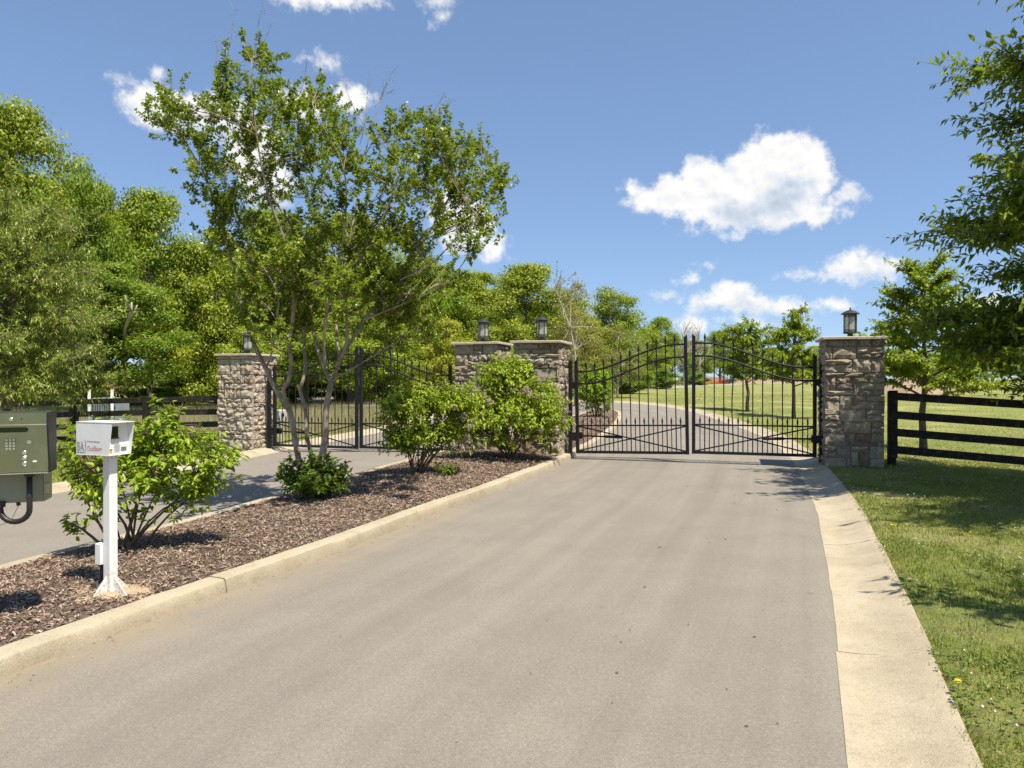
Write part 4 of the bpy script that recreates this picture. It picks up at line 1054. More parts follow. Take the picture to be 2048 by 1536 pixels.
def undergrowth():
    rng = np.random.default_rng(55); n = 34000; px = rng.uniform(-260, 1290, n); d = rng.uniform(53, 60, n) + np.clip(px - 800, 0, 600) * .04
    x = (px - 1024) / F * d; top = 3.6 + 1.6 * np.sin(px * .021) + 1.1 * np.sin(px * .057 + 1) + .6 * np.sin(px * .13); z = T(x, d) + rng.random(n) ** .8 * np.clip(top, 1.5, 6.5)
    P = np.stack([x, d, z], 1); nn = unit(sphere_dirs(rng, n) + np.array([0, -.3, .6])); D = np.cross(nn, sphere_dirs(rng, n)); s = rng.uniform(.7, 1.4, n)
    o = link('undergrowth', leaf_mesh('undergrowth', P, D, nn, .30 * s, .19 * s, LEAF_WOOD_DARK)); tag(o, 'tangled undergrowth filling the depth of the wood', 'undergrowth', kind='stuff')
undergrowth()
# ---- pale leaning trunk near the middle pillar
def leaning():
    d = 24.0; root = empty('leaning_tree', tuple(pt(1158, 842, d))); tag(root, 'thin pale leaning tree trunk right of the near middle pillar', 'tree')
    b = Vector(root.location); rng = np.random.default_rng(4)
    ps = [(1156, 846), (1155, 800), (1153, 750), (1149, 700), (1140, 655), (1127, 620), (1118, 598), (1112, 578)]
    P = [Vector(pt(x, y, d)) - b for x, y in ps]
    mb = MB(); mb.tube(P, R_(8, .05, .012), 7)
    T_, Dd = [], []
    for k in range(26):
        i = rng.integers(3, 8); q = np.array(P[i]); e = q + rng.normal(0, .42, 3) + np.array([.1, 0, .45]); mb.tube(curve3(q, e, rng, .1, 4), R_(4, .014, .004), 4, False); T_.append(e); Dd.append(e - q)
    mb.build('trunk', BARK_WHITE, root)
    p, dd, nn = spray(rng, np.array(T_), unit(np.array(Dd)), 22, .55); 
    link('crown', leaf_mesh('crown', p, dd, nn, rng.uniform(.05, .09, len(p)), .035, LEAF_SPARSE), root)
leaning()

def dead_limb():
    d = 30.0; b = pt(250, 800, d); b[2] = Tz(b[0], d) ; root = empty('dead_trunk', tuple(b)); tag(root, 'pale dead forked trunk showing in the wood above the utility cabinet', 'tree')
    P = [pt(x, y, dd) - b for x, y, dd in ((247, 700, 33), (251, 655, 30.6), (258, 640, 29.6), (263, 622, 29.4), (264, 604, 29.4))]
    mb = MB(); mb.tube([np.array([P[0][0] - .4, P[0][1] + 1, -.3])] + P, [.05, .05, .06, .07, .06, .03], 7); mb.tube([P[2], pt(270, 624, 28) - b, pt(275, 610, 28) - b], [.06, .045, .02], 6); mb.tube([P[3], pt(255, 606, 28) - b, pt(250, 590, 28) - b], [.05, .03, .012], 6)
    mb.build('trunk', BARK_WHITE, root, smooth=True)
dead_limb()
# ---- crape myrtle in the median
CR_D = 9.0
CR_CL = [(330,190),(310,225),(345,250),(390,270),(420,320),(375,330),(400,370),(430,160),(450,130),(440,200),(420,225),(510,100),(530,130),(515,180),(540,160),(530,210),(470,230),(480,280),(510,260),(560,210),(600,195),(640,180),(660,205),(580,260),(620,250),(660,240),(690,235),(560,310),(600,320),(640,310),(520,330),(480,340),(460,380),(500,390),(540,380),(580,380),(620,370),(660,350),(700,300),(720,330),(680,390),(800,250),(830,232),(860,240),(890,260),(920,280),(940,310),(960,300),(900,320),(860,300),(820,290),(780,290),(780,340),(830,350),(880,350),(920,360),(950,370),(990,350),(1015,345),(1000,370),(960,400),(980,430),(920,400),(870,400),(820,390),(770,390),(740,430),(700,440),(650,440),(600,440),(560,450),(520,440),(470,430),(430,440),(450,480),(500,500),(550,510),(600,500),(650,500),(700,490),(760,480),(820,470),(900,440),(940,450),(960,485),(470,540),(500,560),(560,560),(620,570),(680,560),(730,550),(780,540),(830,540),(880,530),(905,560),(850,590),(800,600),(500,610),(550,625),(520,645),(470,600),(760,610),(690,610),(620,610),(580,640),(850,620),(740,500),(790,440),(640,540),(540,590),(430,400),(410,300),(335,215),(690,270),(850,270),(930,340),(580,210),(660,280),(620,290),(550,270),(760,560),(840,570)]
CR_LIMBS = [
    ([(604,990),(602,951),(589,872),(581,826),(561,794),(545,766),(532,737),(516,706),(498,659),(480,599),(468,540),(450,470),(425,390),(400,330),(360,270),(330,215)], .050, .35),
    ([(577,815),(570,795),(567,778),(576,764),(583,727),(579,685),(587,625),(589,573),(572,490),(540,400),(522,320),(508,220),(505,130)], .036, -.5),
    ([(640,985),(626,925),(613,867),(611,820),(600,779),(610,747),(609,677),(613,625),(622,520),(640,420),(655,300),(650,210)], .036, .7),
    ([(632,995),(636,951),(649,885),(652,820),(660,776),(663,763)], .058, 0.0),
    ([(662,766),(646,729),(628,669),(615,573),(592,470),(562,420),(520,350),(475,280),(440,210),(435,160)], .032, .5),
    ([(650,735),(649,664),(656,612),(670,560),(690,450),(688,340),(640,240)], .026, -.8),
    ([(664,765),(678,721),(673,664),(676,599),(700,480),(720,370),(740,270),(768,185)], .030, .9),
    ([(677,723),(693,685),(693,599),(700,560),(760,450),(800,350),(830,260)], .026, -.4),
    ([(672,735),(690,700),(706,677),(727,641),(748,615),(800,560),(850,480),(890,410),(930,340),(950,310)], .034, .3),
    ([(727,641),(772,622),(850,590),(900,560)], .018, -.7),
    ([(850,480),(930,440),(985,400),(1012,352)], .014, .6),
    ([(532,737),(545,700),(553,640),(556,590),(520,520),(470,430)], .016, -.6),
    ([(700,480),(660,400),(600,330),(580,250)], .014, 1.0),
    ([(800,560),(860,530),(920,470),(960,440)], .014, -1.0)]
def crape():
    rng = np.random.default_rng(31)
    x, y, z = pt(622, 1000, CR_D); root = empty('crape_myrtle', (x, y, bed_z(x, y) - .04)); tag(root, 'multi-stemmed crape myrtle tree with pale bark in the mulch bed', 'tree')
    b = np.array(root.location); mb = MB(); allp = []; allr = []
    for li, (ps, r0, dz) in enumerate(CR_LIMBS):
        r0 *= .8
        n = len(ps); ys = np.array([p[1] for p in ps], float)
        rise = (985 - ys) / 800.0
        Q = []
        for k, (px, py) in enumerate(ps):
            d = CR_D + dz * np.clip(rise[k], 0, 1) * 1.6 + (.06 if li in (1, 2) else 0)
            Q.append(pt(px, py, d) - b)
        # smooth resample
        Q = np.array(Q); s = np.concatenate([[0], np.cumsum(np.linalg.norm(np.diff(Q, axis=0), axis=1))])
        c = catmull3(Q); rr = np.linspace(1, 0, len(c)); base_r = r0
        end = .35 if li == 3 else .12
        rad = base_r * (end + (1 - end) * rr ** .8) if li != 3 else base_r * (.8 + .2 * rr)
        if li in (0, 3): rad[:3] *= 1.15
        rad = rad * (1 + rng.normal(0, .05, len(rad)))
        mb.tube(c, list(rad), 9)
        allp.append(c[len(c) // 5:]); allr.append(rad[len(c) // 5:])
    AP = np.vstack(allp); AR = np.concatenate(allr)
    tips, dirs = [], []
    extra = [(rng.uniform(455, 880), rng.uniform(440, 650)) for _ in range(46)]
    for (px, py) in CR_CL + [q for q in extra if q[1] < 600 or q[0] < 600 or q[0] > 760]:
        dd = rng.normal(0, .85); d = CR_D + np.clip(dd, -1.7, 1.7) + .2
        c = pt(650 + (px - 650) * .965, py + 4, d) - b
        score = np.linalg.norm(AP - c, axis=1) + np.clip(AP[:, 2] - c[2] + .25, 0, 9) * 2.5
        i = int(np.argmin(score)); a = AP[i]; r = min(AR[i] * .55, .013)
        p = curve3(a, c, rng, .14, 6, .05); mb.tube(p, R_(6, max(r, .006), .004), 5, False)
        for k in range(17):
            j = rng.uniform(.35, 1); q = p[min(5, int(j * 5))]
            e = c + rng.normal(0, .135, 3) * np.array([1.15, 1.15, .85]) + np.array([0, 0, .05])
            if k < 9: mb.tube([q, (q + e) / 2 + rng.normal(0, .03, 3), e], [.004, .003, .0015], 3, False)
            tips.append(e); dirs.append(e - q + np.array([0, 0, .12]))
    # lower inner foliage and bare twigs on top
    tw = mb
    for (px, py, ex, ey) in [(508, 130, 545, 50), (512, 115, 525, 30), (506, 120, 478, 70), (455, 120, 470, 22), (430, 150, 437, 90), (760, 200, 782, 150), (750, 215, 775, 165), (735, 260, 690, 170), (720, 290, 735, 190), (770, 190, 790, 180), (600, 190, 612, 140), (860, 240, 885, 195), (950, 300, 985, 270), (890, 250, 900, 205), (560, 205, 545, 150), (335, 190, 330, 165)]:
        d = CR_D + rng.normal(0, .3); a = pt(px, py, d) - b; e = pt(ex, ey, d) - b; p = curve3(a, e, rng, .08, 5); tw.tube(p, R_(5, .0055, .0018), 4, False)
        for _ in range(4):
            q = p[rng.integers(1, 5)]; f = q + (e - a) * rng.uniform(.15, .35) + rng.normal(0, .06, 3); tw.tube([q, f], [.003, .0012], 3, False)
        for _ in range(7):
            q = p[-1] + rng.normal(0, .035, 3); tw.lathe([(.001, -.006), (.0055, -.002), (.0055, .003), (.001, .007)], 5, q)
    mb.build('trunk', BARK_PALE, root, smooth=True)
    tips = np.array(tips); dirs = unit(np.array(dirs))
    p, d, nn = spray(rng, tips, dirs, 32, .20, out=.55, spread=.85, droop=.12)
    sc = rng.uniform(.65, 1.25, len(p))
    link('crown', leaf_mesh('crown', p, d, nn, .050 * sc, .028 * sc, LEAF_CRAPE), root)
def catmull3(P, step=.09):
    P = np.array(P, float); P = np.vstack([2 * P[0] - P[1], P, 2 * P[-1] - P[-2]]); out = []
    for i in range(1, len(P) - 2):
        p0, p1, p2, p3 = P[i - 1], P[i], P[i + 1], P[i + 2]; n = max(2, int(np.linalg.norm(p2 - p1) / step))
        for t in np.linspace(0, 1, n, endpoint=False):
            out.append(.5 * ((2 * p1) + (-p0 + p2) * t + (2 * p0 - 5 * p1 + 4 * p2 - p3) * t * t + (-p0 + 3 * p1 - 3 * p2 + p3) * t ** 3))
    out.append(P[-2]); return np.array(out)
crape()

# ---- shrubs
def shrub(name, label, x, y, lobes, seed, leaf, wid, m, ntip=420, per=9, nstem=9, twig=.22, heads=(), group=None, droop=.25, stem_r=.014, z0=None, spread=.85):
    """lobes: (dx, dy, z, rx, rz) ellipsoids whose outer surface carries the leafy tips"""
    rng = np.random.default_rng(seed); z0 = bed_z(x, y) - .02 if z0 is None else z0
    root = empty(name, (x, y, z0)); tag(root, label, 'shrub', group)
    mb = MB(); tips = []; dirs = []
    w = np.array([l[3] * l[3] for l in lobes]); w = w / w.sum()
    stems = []
    for k in range(nstem):
        l = lobes[rng.choice(len(lobes), p=w)]
        e = np.array([l[0], l[1], l[2]]) + rng.normal(0, .35, 3) * np.array([l[3], l[3], l[4]])
        a = np.array([rng.normal(0, .05), rng.normal(0, .05), -.05]); p = curve3(a, e, rng, .10, 6, .1); mb.tube(p, R_(6, stem_r * rng.uniform(.7, 1.3), stem_r * .4), 6, False); stems.append(p)
    SP = np.vstack([s[2:] for s in stems])
    for k in range(ntip):
        l = lobes[rng.choice(len(lobes), p=w)]; dv = sphere_dirs(rng, 1)[0]; dv[2] = abs(dv[2]) if rng.random() < .72 else dv[2]
        e = np.array([l[0], l[1], l[2]]) + dv * np.array([l[3], l[3], l[4]]) * (rng.uniform(.35, 1.05) ** .6 if rng.random() < .8 else rng.uniform(1.0, 1.32))
        if e[2] < .12: e[2] = .12 + rng.random() * .1
        i = int(np.argmin(np.linalg.norm(SP - e, axis=1) + np.clip(SP[:, 2] - e[2], 0, 5) * 2)); q = SP[i]
        p = curve3(q, e, rng, .12, 4, .04)
        if k % 2 == 0: mb.tube(p, R_(4, .005, .0022), 4, False)
        tips.append(e); dirs.append(e - q + np.array([0, 0, .15]) + dv * .15)
    mb.build('stems', STEM, root, smooth=True)
    p, d, nn = spray(rng, np.array(tips), unit(np.array(dirs)), per, twig, out=.5, spread=spread, droop=droop); nn[:, 2] += .5
    sc = rng.uniform(.55, 1.25, len(p))
    link('foliage', leaf_mesh('foliage', p, d, nn, leaf * sc, wid * sc, m, six=True), root)
    if heads:
        key = 'flower_head'
        if key not in LM:
            dv = sphere_dirs(rng, 90); LM[key] = leaf_mesh('flower_head', dv * .055 * rng.uniform(.6, 1.1, (90, 1)), sphere_dirs(rng, 90), dv, .024, .02, FLOWER_DRY)
        for (hx, hy, hz) in heads: link('flower_head', LM[key], root, (hx, hy, hz), (rng.uniform(0, 3), 0, rng.uniform(0, 6)), [rng.uniform(.8, 1.4)] * 3)
    return root
shrub('hydrangea', 'bright green hydrangea shrub right behind the white sensor post', -3.43, 6.2,
      [(-.15, 0, .95, .40, .30), (.28, .05, 1.05, .34, .28), (.62, 0, .86, .34, .26), (.9, 0, .78, .20, .15), (.1, -.1, .62, .42, .3), (-.30, .0, .55, .18, .3), (-.42, -.05, .30, .12, .10), (.55, .1, .55, .3, .25), (-.45, .0, .78, .16, .12)], 41, .066, .030, LEAF_HYD, 560, 9, 12, twig=.19, heads=[(-.2, .25, 1.12), (.45, .3, 1.05), (.55, .35, .95)], group='hydrangea shrubs')
rngh = np.random.default_rng(9)
shrub('hydrangea', 'loose light green hydrangea shrub in the middle of the mulch bed', -1.52, 11.1,
      [(0, 0, 1.05, .52, .42), (-.35, 0, .95, .34, .36), (.42, 0, 1.15, .42, .40), (.1, 0, .62, .5, .3), (.7, .1, .8, .34, .4), (.8, 0, 1.1, .3, .3), (-.3, -.1, .55, .28, .2)], 42, .068, .029, LEAF_HYD, 1150, 9, 14, group='hydrangea shrubs',
      heads=[(.7 + rngh.normal(0, .14), -.2 + rngh.normal(0, .15), z) for z in (.5, .7, .8, .95, 1.1, 1.2, 1.3, .62, .4)])
shrub('hydrangea', 'largest hydrangea shrub with dry flower heads against the middle pillars', -.02, 13.35,
      [(-.1, 0, 1.45, .58, .50), (.45, 0, 1.0, .60, .55), (-.55, 0, .95, .55, .55), (.8, 0, .62, .38, .42), (0, -.2, .7, .8, .5), (-.85, .0, .5, .3, .35), (-.95, 0, .85, .3, .4), (.05, 0, 1.75, .35, .22)], 43, .078, .034, LEAF_HYD, 2000, 9, 18, group='hydrangea shrubs',
      heads=[(rngh.uniform(-.8, .9), -.5 + rngh.normal(0, .1), z) for z in rngh.uniform(.3, 1.35, 15)] + [(1.0, -.3, .75), (.98, -.35, .45), (1.02, -.25, .95)])
shrub('hydrangea', 'rounded light green shrub behind the near gate, by the island tip', 3.25, 27.0,
      [(0, 0, 1.0, .62, .75), (.15, 0, 1.5, .42, .4), (-.3, 0, .8, .5, .5), (.3, 0, .6, .45, .4), (-.25, 0, 1.6, .35, .3)], 44, .11, .05, LEAF_HYD, 600, 8, 10, group='hydrangea shrubs', z0=Tz(3.25, 27) + .12)
shrub('root_sprouts', 'glossy dark green sprouts around the foot of the crape myrtle', -2.52, 8.78,
      [(0, 0, .2, .38, .24), (-.28, 0, .28, .2, .28), (.28, 0, .28, .2, .26), (.0, .05, .45, .18, .2), (.42, 0, .34, .08, .2), (.15, -.15, .2, .3, .2)], 45, .078, .036, LEAF_SUCK, 230, 10, 10, twig=.16, droop=.0, stem_r=.006, spread=.6)
shrub('seedling', 'small weedy seedling beside the middle hydrangea stems', -1.02, 10.95, [(0, 0, .07, .22, .06)], 46, .05, .025, LEAF_SUCK, 45, 8, 5, twig=.1, stem_r=.004)

# ---- young trees
def young_tree(name, label, px, d, base_py, H, R, cb, seed, m, leaf=(.10, .05), ntw=520, per=12, trunk_r=.055, twig=.45, layers=7, droop=.15, profile=None, clr=None, x=None, bark=BARK, six=False, group=None, up=.25, jit=.5, trim=None):
    rng = np.random.default_rng(seed); x = at(px, d) if x is None else x; z0 = Tz(x, d) + .08
    root = empty(name, (x, d, z0)); tag(root, label, 'tree', group)
    mb = MB(); tp = [(0, 0, -.2)] + [(rng.normal(0, .03), rng.normal(0, .03), z) for z in np.linspace(.4, H * .95, 8)]
    mb.tube(tp, [trunk_r * 1.3] + R_(8, trunk_r, trunk_r * .15), 9)
    tips = []; dirs = []; nb = layers * 5
    br = []
    for k in range(nb):
        f = (k + rng.random()) / nb; z = cb + f * (H - cb) * .93; a = k * 2.4 + rng.normal(0, .3)
        pr = profile(f) if profile else (np.sin(np.pi * (f * .8 + .16)) ** .8)
        l = R * pr * rng.uniform(.75, 1.12) * (trim(math.degrees(a) % 360, f) if trim else 1)
        s = np.array([0, 0, z]); e = np.array([l * math.cos(a), l * math.sin(a), z + l * (up + .5 * f) + rng.normal(0, .1)])
        p = curve3(s, e, rng, .08, 7, .07); rb = trunk_r * .38 * (1 - .6 * f); mb.tube(p, R_(7, rb, .006), 5, False); br.append((p, l))
    wt = np.array([b[1] for b in br]); wt /= wt.sum()
    for k in range(ntw):
        p, l = br[rng.choice(nb, p=wt)]; j = rng.uniform(.18, 1) ** .7 * 6; i = int(min(5, j)); q = p[i] + (p[min(6, i + 1)] - p[i]) * (j - i)
        o = p[6] - p[0]; o = o / (np.linalg.norm(o) + 1e-6)
        e = q + (o * rng.uniform(.2, .8) + rng.normal(0, .55, 3) * np.array([1, 1, jit])) * twig * (.6 + .4 * l / R)
        mb.tube([q, (q + e) / 2, e], [.006, .004, .002], 3, False); tips.append(e); dirs.append(e - q + o * .1)
    mb.build('trunk', bark, root, smooth=True)
    tips = np.array(tips); p, dd, nn = spray(rng, tips, unit(np.array(dirs)), per, twig * .9, out=.7, spread=.75, droop=droop); nn[:, 2] += .3
    sc = rng.uniform(.6, 1.25, len(p)); link('crown', leaf_mesh('crown', p, dd, nn, leaf[0] * sc, leaf[1] * sc, m, six=six), root)
    return root
young_tree('young_tree', 'young tree seen through the gate, the one with the lower crown', 1495, 36, 815, 4.6, 1.15, 1.5, 61, LEAF_YOUNG, (.15, .07), 620, 14, .09, .45)
young_tree('young_tree', 'young tree seen through the gate with a narrow taller top', 1588, 32, 823, 5.0, 1.55, 1.4, 62, LEAF_YOUNG, (.15, .07), 760, 14, .09, .45, profile=lambda f: .95 - .75 * f + .12 * math.sin(f * 14))
young_tree('young_tree', 'leafy tree right behind the fence-side pillar and its lantern', 1848, 17.2, 893, 4.55, 1.75, 1.25, 63, LEAF_YOUNG, (.105, .05), 1500, 16, .085, .42, profile=lambda f: 1.0 - .72 * f)
young_tree('shade_tree', 'large dark-leaved shade tree reaching in from the right edge', 0, 8.9, 0, 8.4, 4.35, 1.5, 64, LEAF_OAK, (.125, .05), 15000, 13, .15, .6, layers=30, droop=.30, x=9.35, six=False, up=.03, jit=.6, profile=lambda f: min(1, .80 + f * .9) * (1.0 - .60 * max(0, f - .12)) * (.9 + .12 * math.sin(f * 24)), trim=lambda a, f: (.90 if f < .45 else .84) if 85 < a < 185 else 1.0)
young_tree('willow_oak', 'narrow-leaved willow oak by the left fence at the left edge', 12, 16.2, 870, 5.6, 2.2, 1.3, 65, LEAF_WILLOW, (.11, .02), 5600, 20, .085, .6, layers=16, droop=.3, jit=.8, profile=lambda f: 1.0 - .45 * f, up=.12)
young_tree('shade_tree', 'tree beside the camera spot whose shade falls on the near grass', 0, 2.3, 0, 3.6, 1.9, 1.5, 66, LEAF_OAK, (.14, .05), 1300, 11, .09, .5, layers=6, droop=.3, x=5.9, six=False, up=.1)

# ---- grass
def blades(name, label, P, h, w, m, seed, lean=.45, kind='stuff'):
    rng = np.random.default_rng(seed); n = len(P)
    a = rng.uniform(0, 2 * np.pi, n); l = rng.normal(0, lean, n); D = np.stack([np.cos(a) * np.sin(l), np.sin(a) * np.sin(l), np.cos(l)], 1)
    b = rng.uniform(0, 2 * np.pi, n); sd = np.stack([np.cos(b), np.sin(b), np.zeros(n)], 1) * np.reshape(w, (-1, 1))
    tip = P + D * np.reshape(h, (-1, 1)); V = np.stack([P - sd / 2, P + sd / 2, tip], 1).reshape(-1, 3)
    Q = np.arange(3 * n).reshape(n, 3); o = link(name, mesh_np(name, V, Q, m)); tag(o, label, 'grass', kind=kind); return o
def scatter(rng, n, x0, x1, y0, y1, cond):
    x = rng.uniform(x0, x1, n); y = rng.uniform(y0, y1, n); k = cond(x, y); x = x[k]; y = y[k]
    sd = sdist_road(x, y); k = sd > .468 - .022 * np.sin(x * 9 + y * 7) * np.sin(y * 13) - .035 * rng.random(len(x)) ** 3; return x[k], y[k], sd[k]
def grass():
    rng = np.random.default_rng(90)
    def nz(x, y, s): return np.sin(x * 2.1 * s + 1.3) * np.sin(y * 1.7 * s + .4) + .6 * np.sin(x * 4.3 * s + y * 3.1 * s) + .5 * np.sin(y * 6.1 * s - x * 2.2 * s)
    # near verge on the right
    x, y, sd = scatter(rng, 1300000, .5, 13, .5, 15, lambda x, y: (x > .2 + .34 * y) & (x < 2.6 + .80 * y) & (rng.random(len(x)) < np.clip(1.15 - y / 16, .28, 1)))
    dry = nz(x, y, 1) > .6; hh = rng.uniform(.018, .052, len(x)) * np.where(sd < .55, .75, 1) * np.where(nz(x + 9, y, .7) > .3, 1.15, 1); sel = rng.random(len(x)) < np.where(dry, .5, .9)
    x, y, hh, dry, sd = x[sel], y[sel], hh[sel], dry[sel], sd[sel]; P = np.stack([x, y, T(x, y) + .08], 1)
    k = dry & (rng.random(len(x)) < .7) | (rng.random(len(x)) < .2)
    blades('grass', 'short green lawn grass of the verge beside the drive', P[~k], hh[~k], rng.uniform(.004, .008, (~k).sum()) * (1 + y[~k] * .04), GRASS_BLADE, 1, .6)
    blades('dry_grass', 'straw-coloured dry blades in the verge beside the drive', P[k], hh[k] * .8, .004 * (1 + y[k] * .05), DRY_BLADE, 2, .9)
    # clover leaves
    m_ = (rng.random(len(x)) < .07) & (nz(x + 3, y + 5, .8) > -.1) & (y < 11); c = P[m_]; n = len(c)
    c = c + np.stack([rng.normal(0, .01, n), rng.normal(0, .01, n), rng.uniform(.02, .045, n)], 1)
    n3 = np.repeat(c, 3, 0); an = np.tile(np.arange(3) * 2.094, n) + np.repeat(rng.uniform(0, 6, n), 3); D = np.stack([np.cos(an), np.sin(an), rng.normal(.1, .25, 3 * n)], 1)
    o = link('clover', leaf_mesh('clover', n3, D, np.array([0, 0, 1.0]) + rng.normal(0, .25, (3 * n, 3)), .017, .016, CLOVER)); tag(o, 'low clover leaves spread through the verge', 'clover', kind='stuff')
    # white clover heads
    m_ = rng.choice(len(x), 1500); c = P[m_]; keep = nz(c[:, 0] + 3, c[:, 1] + 5, .8) > .0; c = c[keep]; n = len(c); r = rng.uniform(.006, .011, n)
    c = c + np.stack([np.zeros(n), np.zeros(n), rng.uniform(.04, .07, n)], 1)
    off = np.array([(1, 0, 0), (-1, 0, 0), (0, 1, 0), (0, -1, 0), (0, 0, 1), (0, 0, -1)]); V = (c[:, None] + off[None] * r[:, None, None]).reshape(-1, 3)
    t = np.array([(0, 2, 4), (2, 1, 4), (1, 3, 4), (3, 0, 4), (2, 0, 5), (1, 2, 5), (3, 1, 5), (0, 3, 5)]); Q = (np.arange(n)[:, None, None] * 6 + t).reshape(-1, 3)
    o = link('clover_flowers', mesh_np('clover_flowers', V, Q, CLOVER_WHITE)); tag(o, 'tiny white clover heads dotted over the verge', 'clover', kind='stuff')
    # left verge between exit lane and fence, field behind gates, behind right fence
    x, y, sd = scatter(rng, 420000, -20, -4.6, 6, 30, lambda x, y: (x > -.80 * y - 1) & (rng.random(len(x)) < np.clip(1.6 - y / 14, .12, 1)))
    P = np.stack([x, y, T(x, y) + .08], 1); blades('grass', 'lawn grass between exit lane and left fence', P, rng.uniform(.03, .09, len(x)), .008 * (1 + y * .03), GRASS_BLADE, 3, .6)
    x, y, sd = scatter(rng, 420000, -3, 42, 14.2, 60, lambda x, y: (x < .8 * y + 2) & (rng.random(len(x)) < np.clip(1.5 - y / 22, .12, 1)))
    P = np.stack([x, y, T(x, y) + .08], 1); k = nz(x * .25, y * .25, 1) > .75
    blades('grass', 'mown field grass beyond the gates and right fence', P[~k], rng.uniform(.03, .085, (~k).sum()), .011 * (1 + y[~k] * .03), GRASS_BLADE, 4, .7)
    blades('dry_grass', 'pale dry patches in the field beyond the gates', P[k], rng.uniform(.05, .12, k.sum()), .011 * (1 + y[k] * .03), DRY_BLADE, 5, .7)
    # tall dry grass in front of the wood
    x, y, sd = scatter(rng, 60000, -24, 3, 19.2, 34, lambda x, y: (y > 20.3 - .29 * (x + 6)) & (x < -4.4 + .0 * y) | (y > 29) & (x < -4.5))
    P = np.stack([x, y, T(x, y) + .07], 1); blades('tall_dry_grass', 'tall straw-coloured grass between left fence and wood', P, rng.uniform(.25, .75, len(x)), rng.uniform(.008, .016, len(x)), DRY_BLADE, 6, .3)
    x, y, sd = scatter(rng, 26000, -12, 20, 58, 86, lambda x, y: (x < .15 * y) & (np.abs(dist_line(x, y, FARP)) > 3))
    P = np.stack([x, y, T(x, y) + .07], 1); blades('tall_dry_grass', 'pale rough grass along the far road', P, rng.uniform(.15, .4, len(x)), .03, DRY_BLADE, 7, .4)
grass()
def dandelion(px, py, label, seed):
    d = 1.52 * F / (py - HOR); x = at(px, d); z = Tz(x, d) + .08; root = empty('dandelion', (x, d, z)); tag(root, label, 'flower', 'yellow dandelions'); rng = np.random.default_rng(seed)
    MB().tube([(0, 0, 0), (.005, 0, .04), (.004, .002, .085)], .0018, 5).build('stalk', GRASS_BLADE, root)
    n = 34; a = np.arange(n) * 2.4; D = np.stack([np.cos(a), np.sin(a), rng.uniform(.1, .9, n)], 1)
    link('flower', leaf_mesh('flower', np.tile([.004, .002, .085], (n, 1)), D, np.tile([0, 0, 1.0], (n, 1)), .019, .007, YELLOW), root)
dandelion(1784, 1058, 'yellow dandelion nearest the gutter, halfway along the lit grass', 1)
dandelion(1942, 1073, 'yellow dandelion in the brightest patch of lit grass', 2)
dandelion(1917, 1379, 'yellow dandelion low in the foreground verge by the gutter', 3)

# ---- loose bits on the asphalt
def bits():
    rng = np.random.default_rng(12); V = []; n = 90
    y = rng.uniform(2.5, 13, n); x = rng.uniform(-.4, .9, n) * (1.0) + .38 * y - .8 + rng.normal(0, .8, n)
    P = np.stack([x, y, T(x, y) + .006], 1); a = rng.uniform(0, 6.3, n); D = np.stack([np.cos(a), np.sin(a), rng.uniform(0, .15, n)], 1)
    k = sdist_road(x, y) < -.3; k &= dist_line(x, y, K1n) > .25
    o = link('leaf_litter', leaf_mesh('leaf_litter', P[k], D[k], np.tile([0, 0, 1.0], (k.sum(), 1)), rng.uniform(.012, .035, k.sum()), rng.uniform(.006, .016, k.sum()), STEM)); tag(o, 'scattered dry leaf bits on the asphalt', 'litter', kind='stuff')
bits()
def kerb_grit():
    rng = np.random.default_rng(13); n = 700; i = rng.integers(14, 75, n); nrm = normals2(K1); off = -.02 - np.abs(rng.normal(0, .09, n)); P2 = K1[i] + (K1[np.minimum(i + 1, len(K1) - 1)] - K1[i]) * rng.random((n, 1)) + nrm[i] * off[:, None]
    P = np.stack([P2[:, 0], P2[:, 1], T(P2[:, 0], P2[:, 1]) + .006], 1); a = rng.uniform(0, 6.3, n); D = np.stack([np.cos(a), np.sin(a), rng.uniform(0, .2, n)], 1)
    o = link('grit', leaf_mesh('grit', P, D, np.tile([0, 0, 1.0], (n, 1)), rng.uniform(.006, .026, n), rng.uniform(.003, .009, n), MULCH_CHIP)); tag(o, 'bark crumbs and grit along the foot of the median kerb', 'litter', kind='stuff')
kerb_grit()

# ---- far field: dirt mounds, orange netting, parked car, flags, white pipe
def mound(px, d, w, h, label, seed, m=DIRT):
    rng = np.random.default_rng(seed); x = at(px, d); n = 30; V = []; 
    g = np.linspace(-1, 1, n)
    X, Y = np.meshgrid(g, g); r = np.hypot(X, Y); ph = rng.uniform(0, 6, 6)
    Z = np.clip(1 - r ** 2, 0, 1) ** 1.2 * (1 + .25 * np.sin(5 * X + ph[0]) * np.sin(6 * Y + ph[1]) + .14 * np.sin(13 * X + ph[2]) * np.sin(11 * Y + ph[3])) + rng.normal(0, .025, X.shape) * (r < .9) - .02
    XX = x + X * w / 2; YY = d + Y * w * .35; ZZ = T(XX, YY) + .06 + Z * h
    V = np.stack([XX.ravel(), YY.ravel(), ZZ.ravel()], 1); i = np.arange(n * n).reshape(n, n); Q = np.stack([i[:-1, :-1].ravel(), i[:-1, 1:].ravel(), i[1:, 1:].ravel(), i[1:, :-1].ravel()], 1)
    o = link('dirt_mound', mesh_np('dirt_mound', V, Q, m, True)); tag(o, label, 'mound', 'dirt mounds in the field')
mound(1520, 172, 26, 1.7, 'long brown dirt mound in the field beyond the netting', 1)
mound(1590, 176, 18, 1.5, 'brown dirt mound seen between the two young trees', 2)
mound(1805, 62, 8.5, 1.25, 'reddish dirt mound behind the tree and the black fence', 3)
mound(1875, 64, 6.0, 1.05, 'smaller reddish dirt heap at the end of the mound behind the fence', 4)
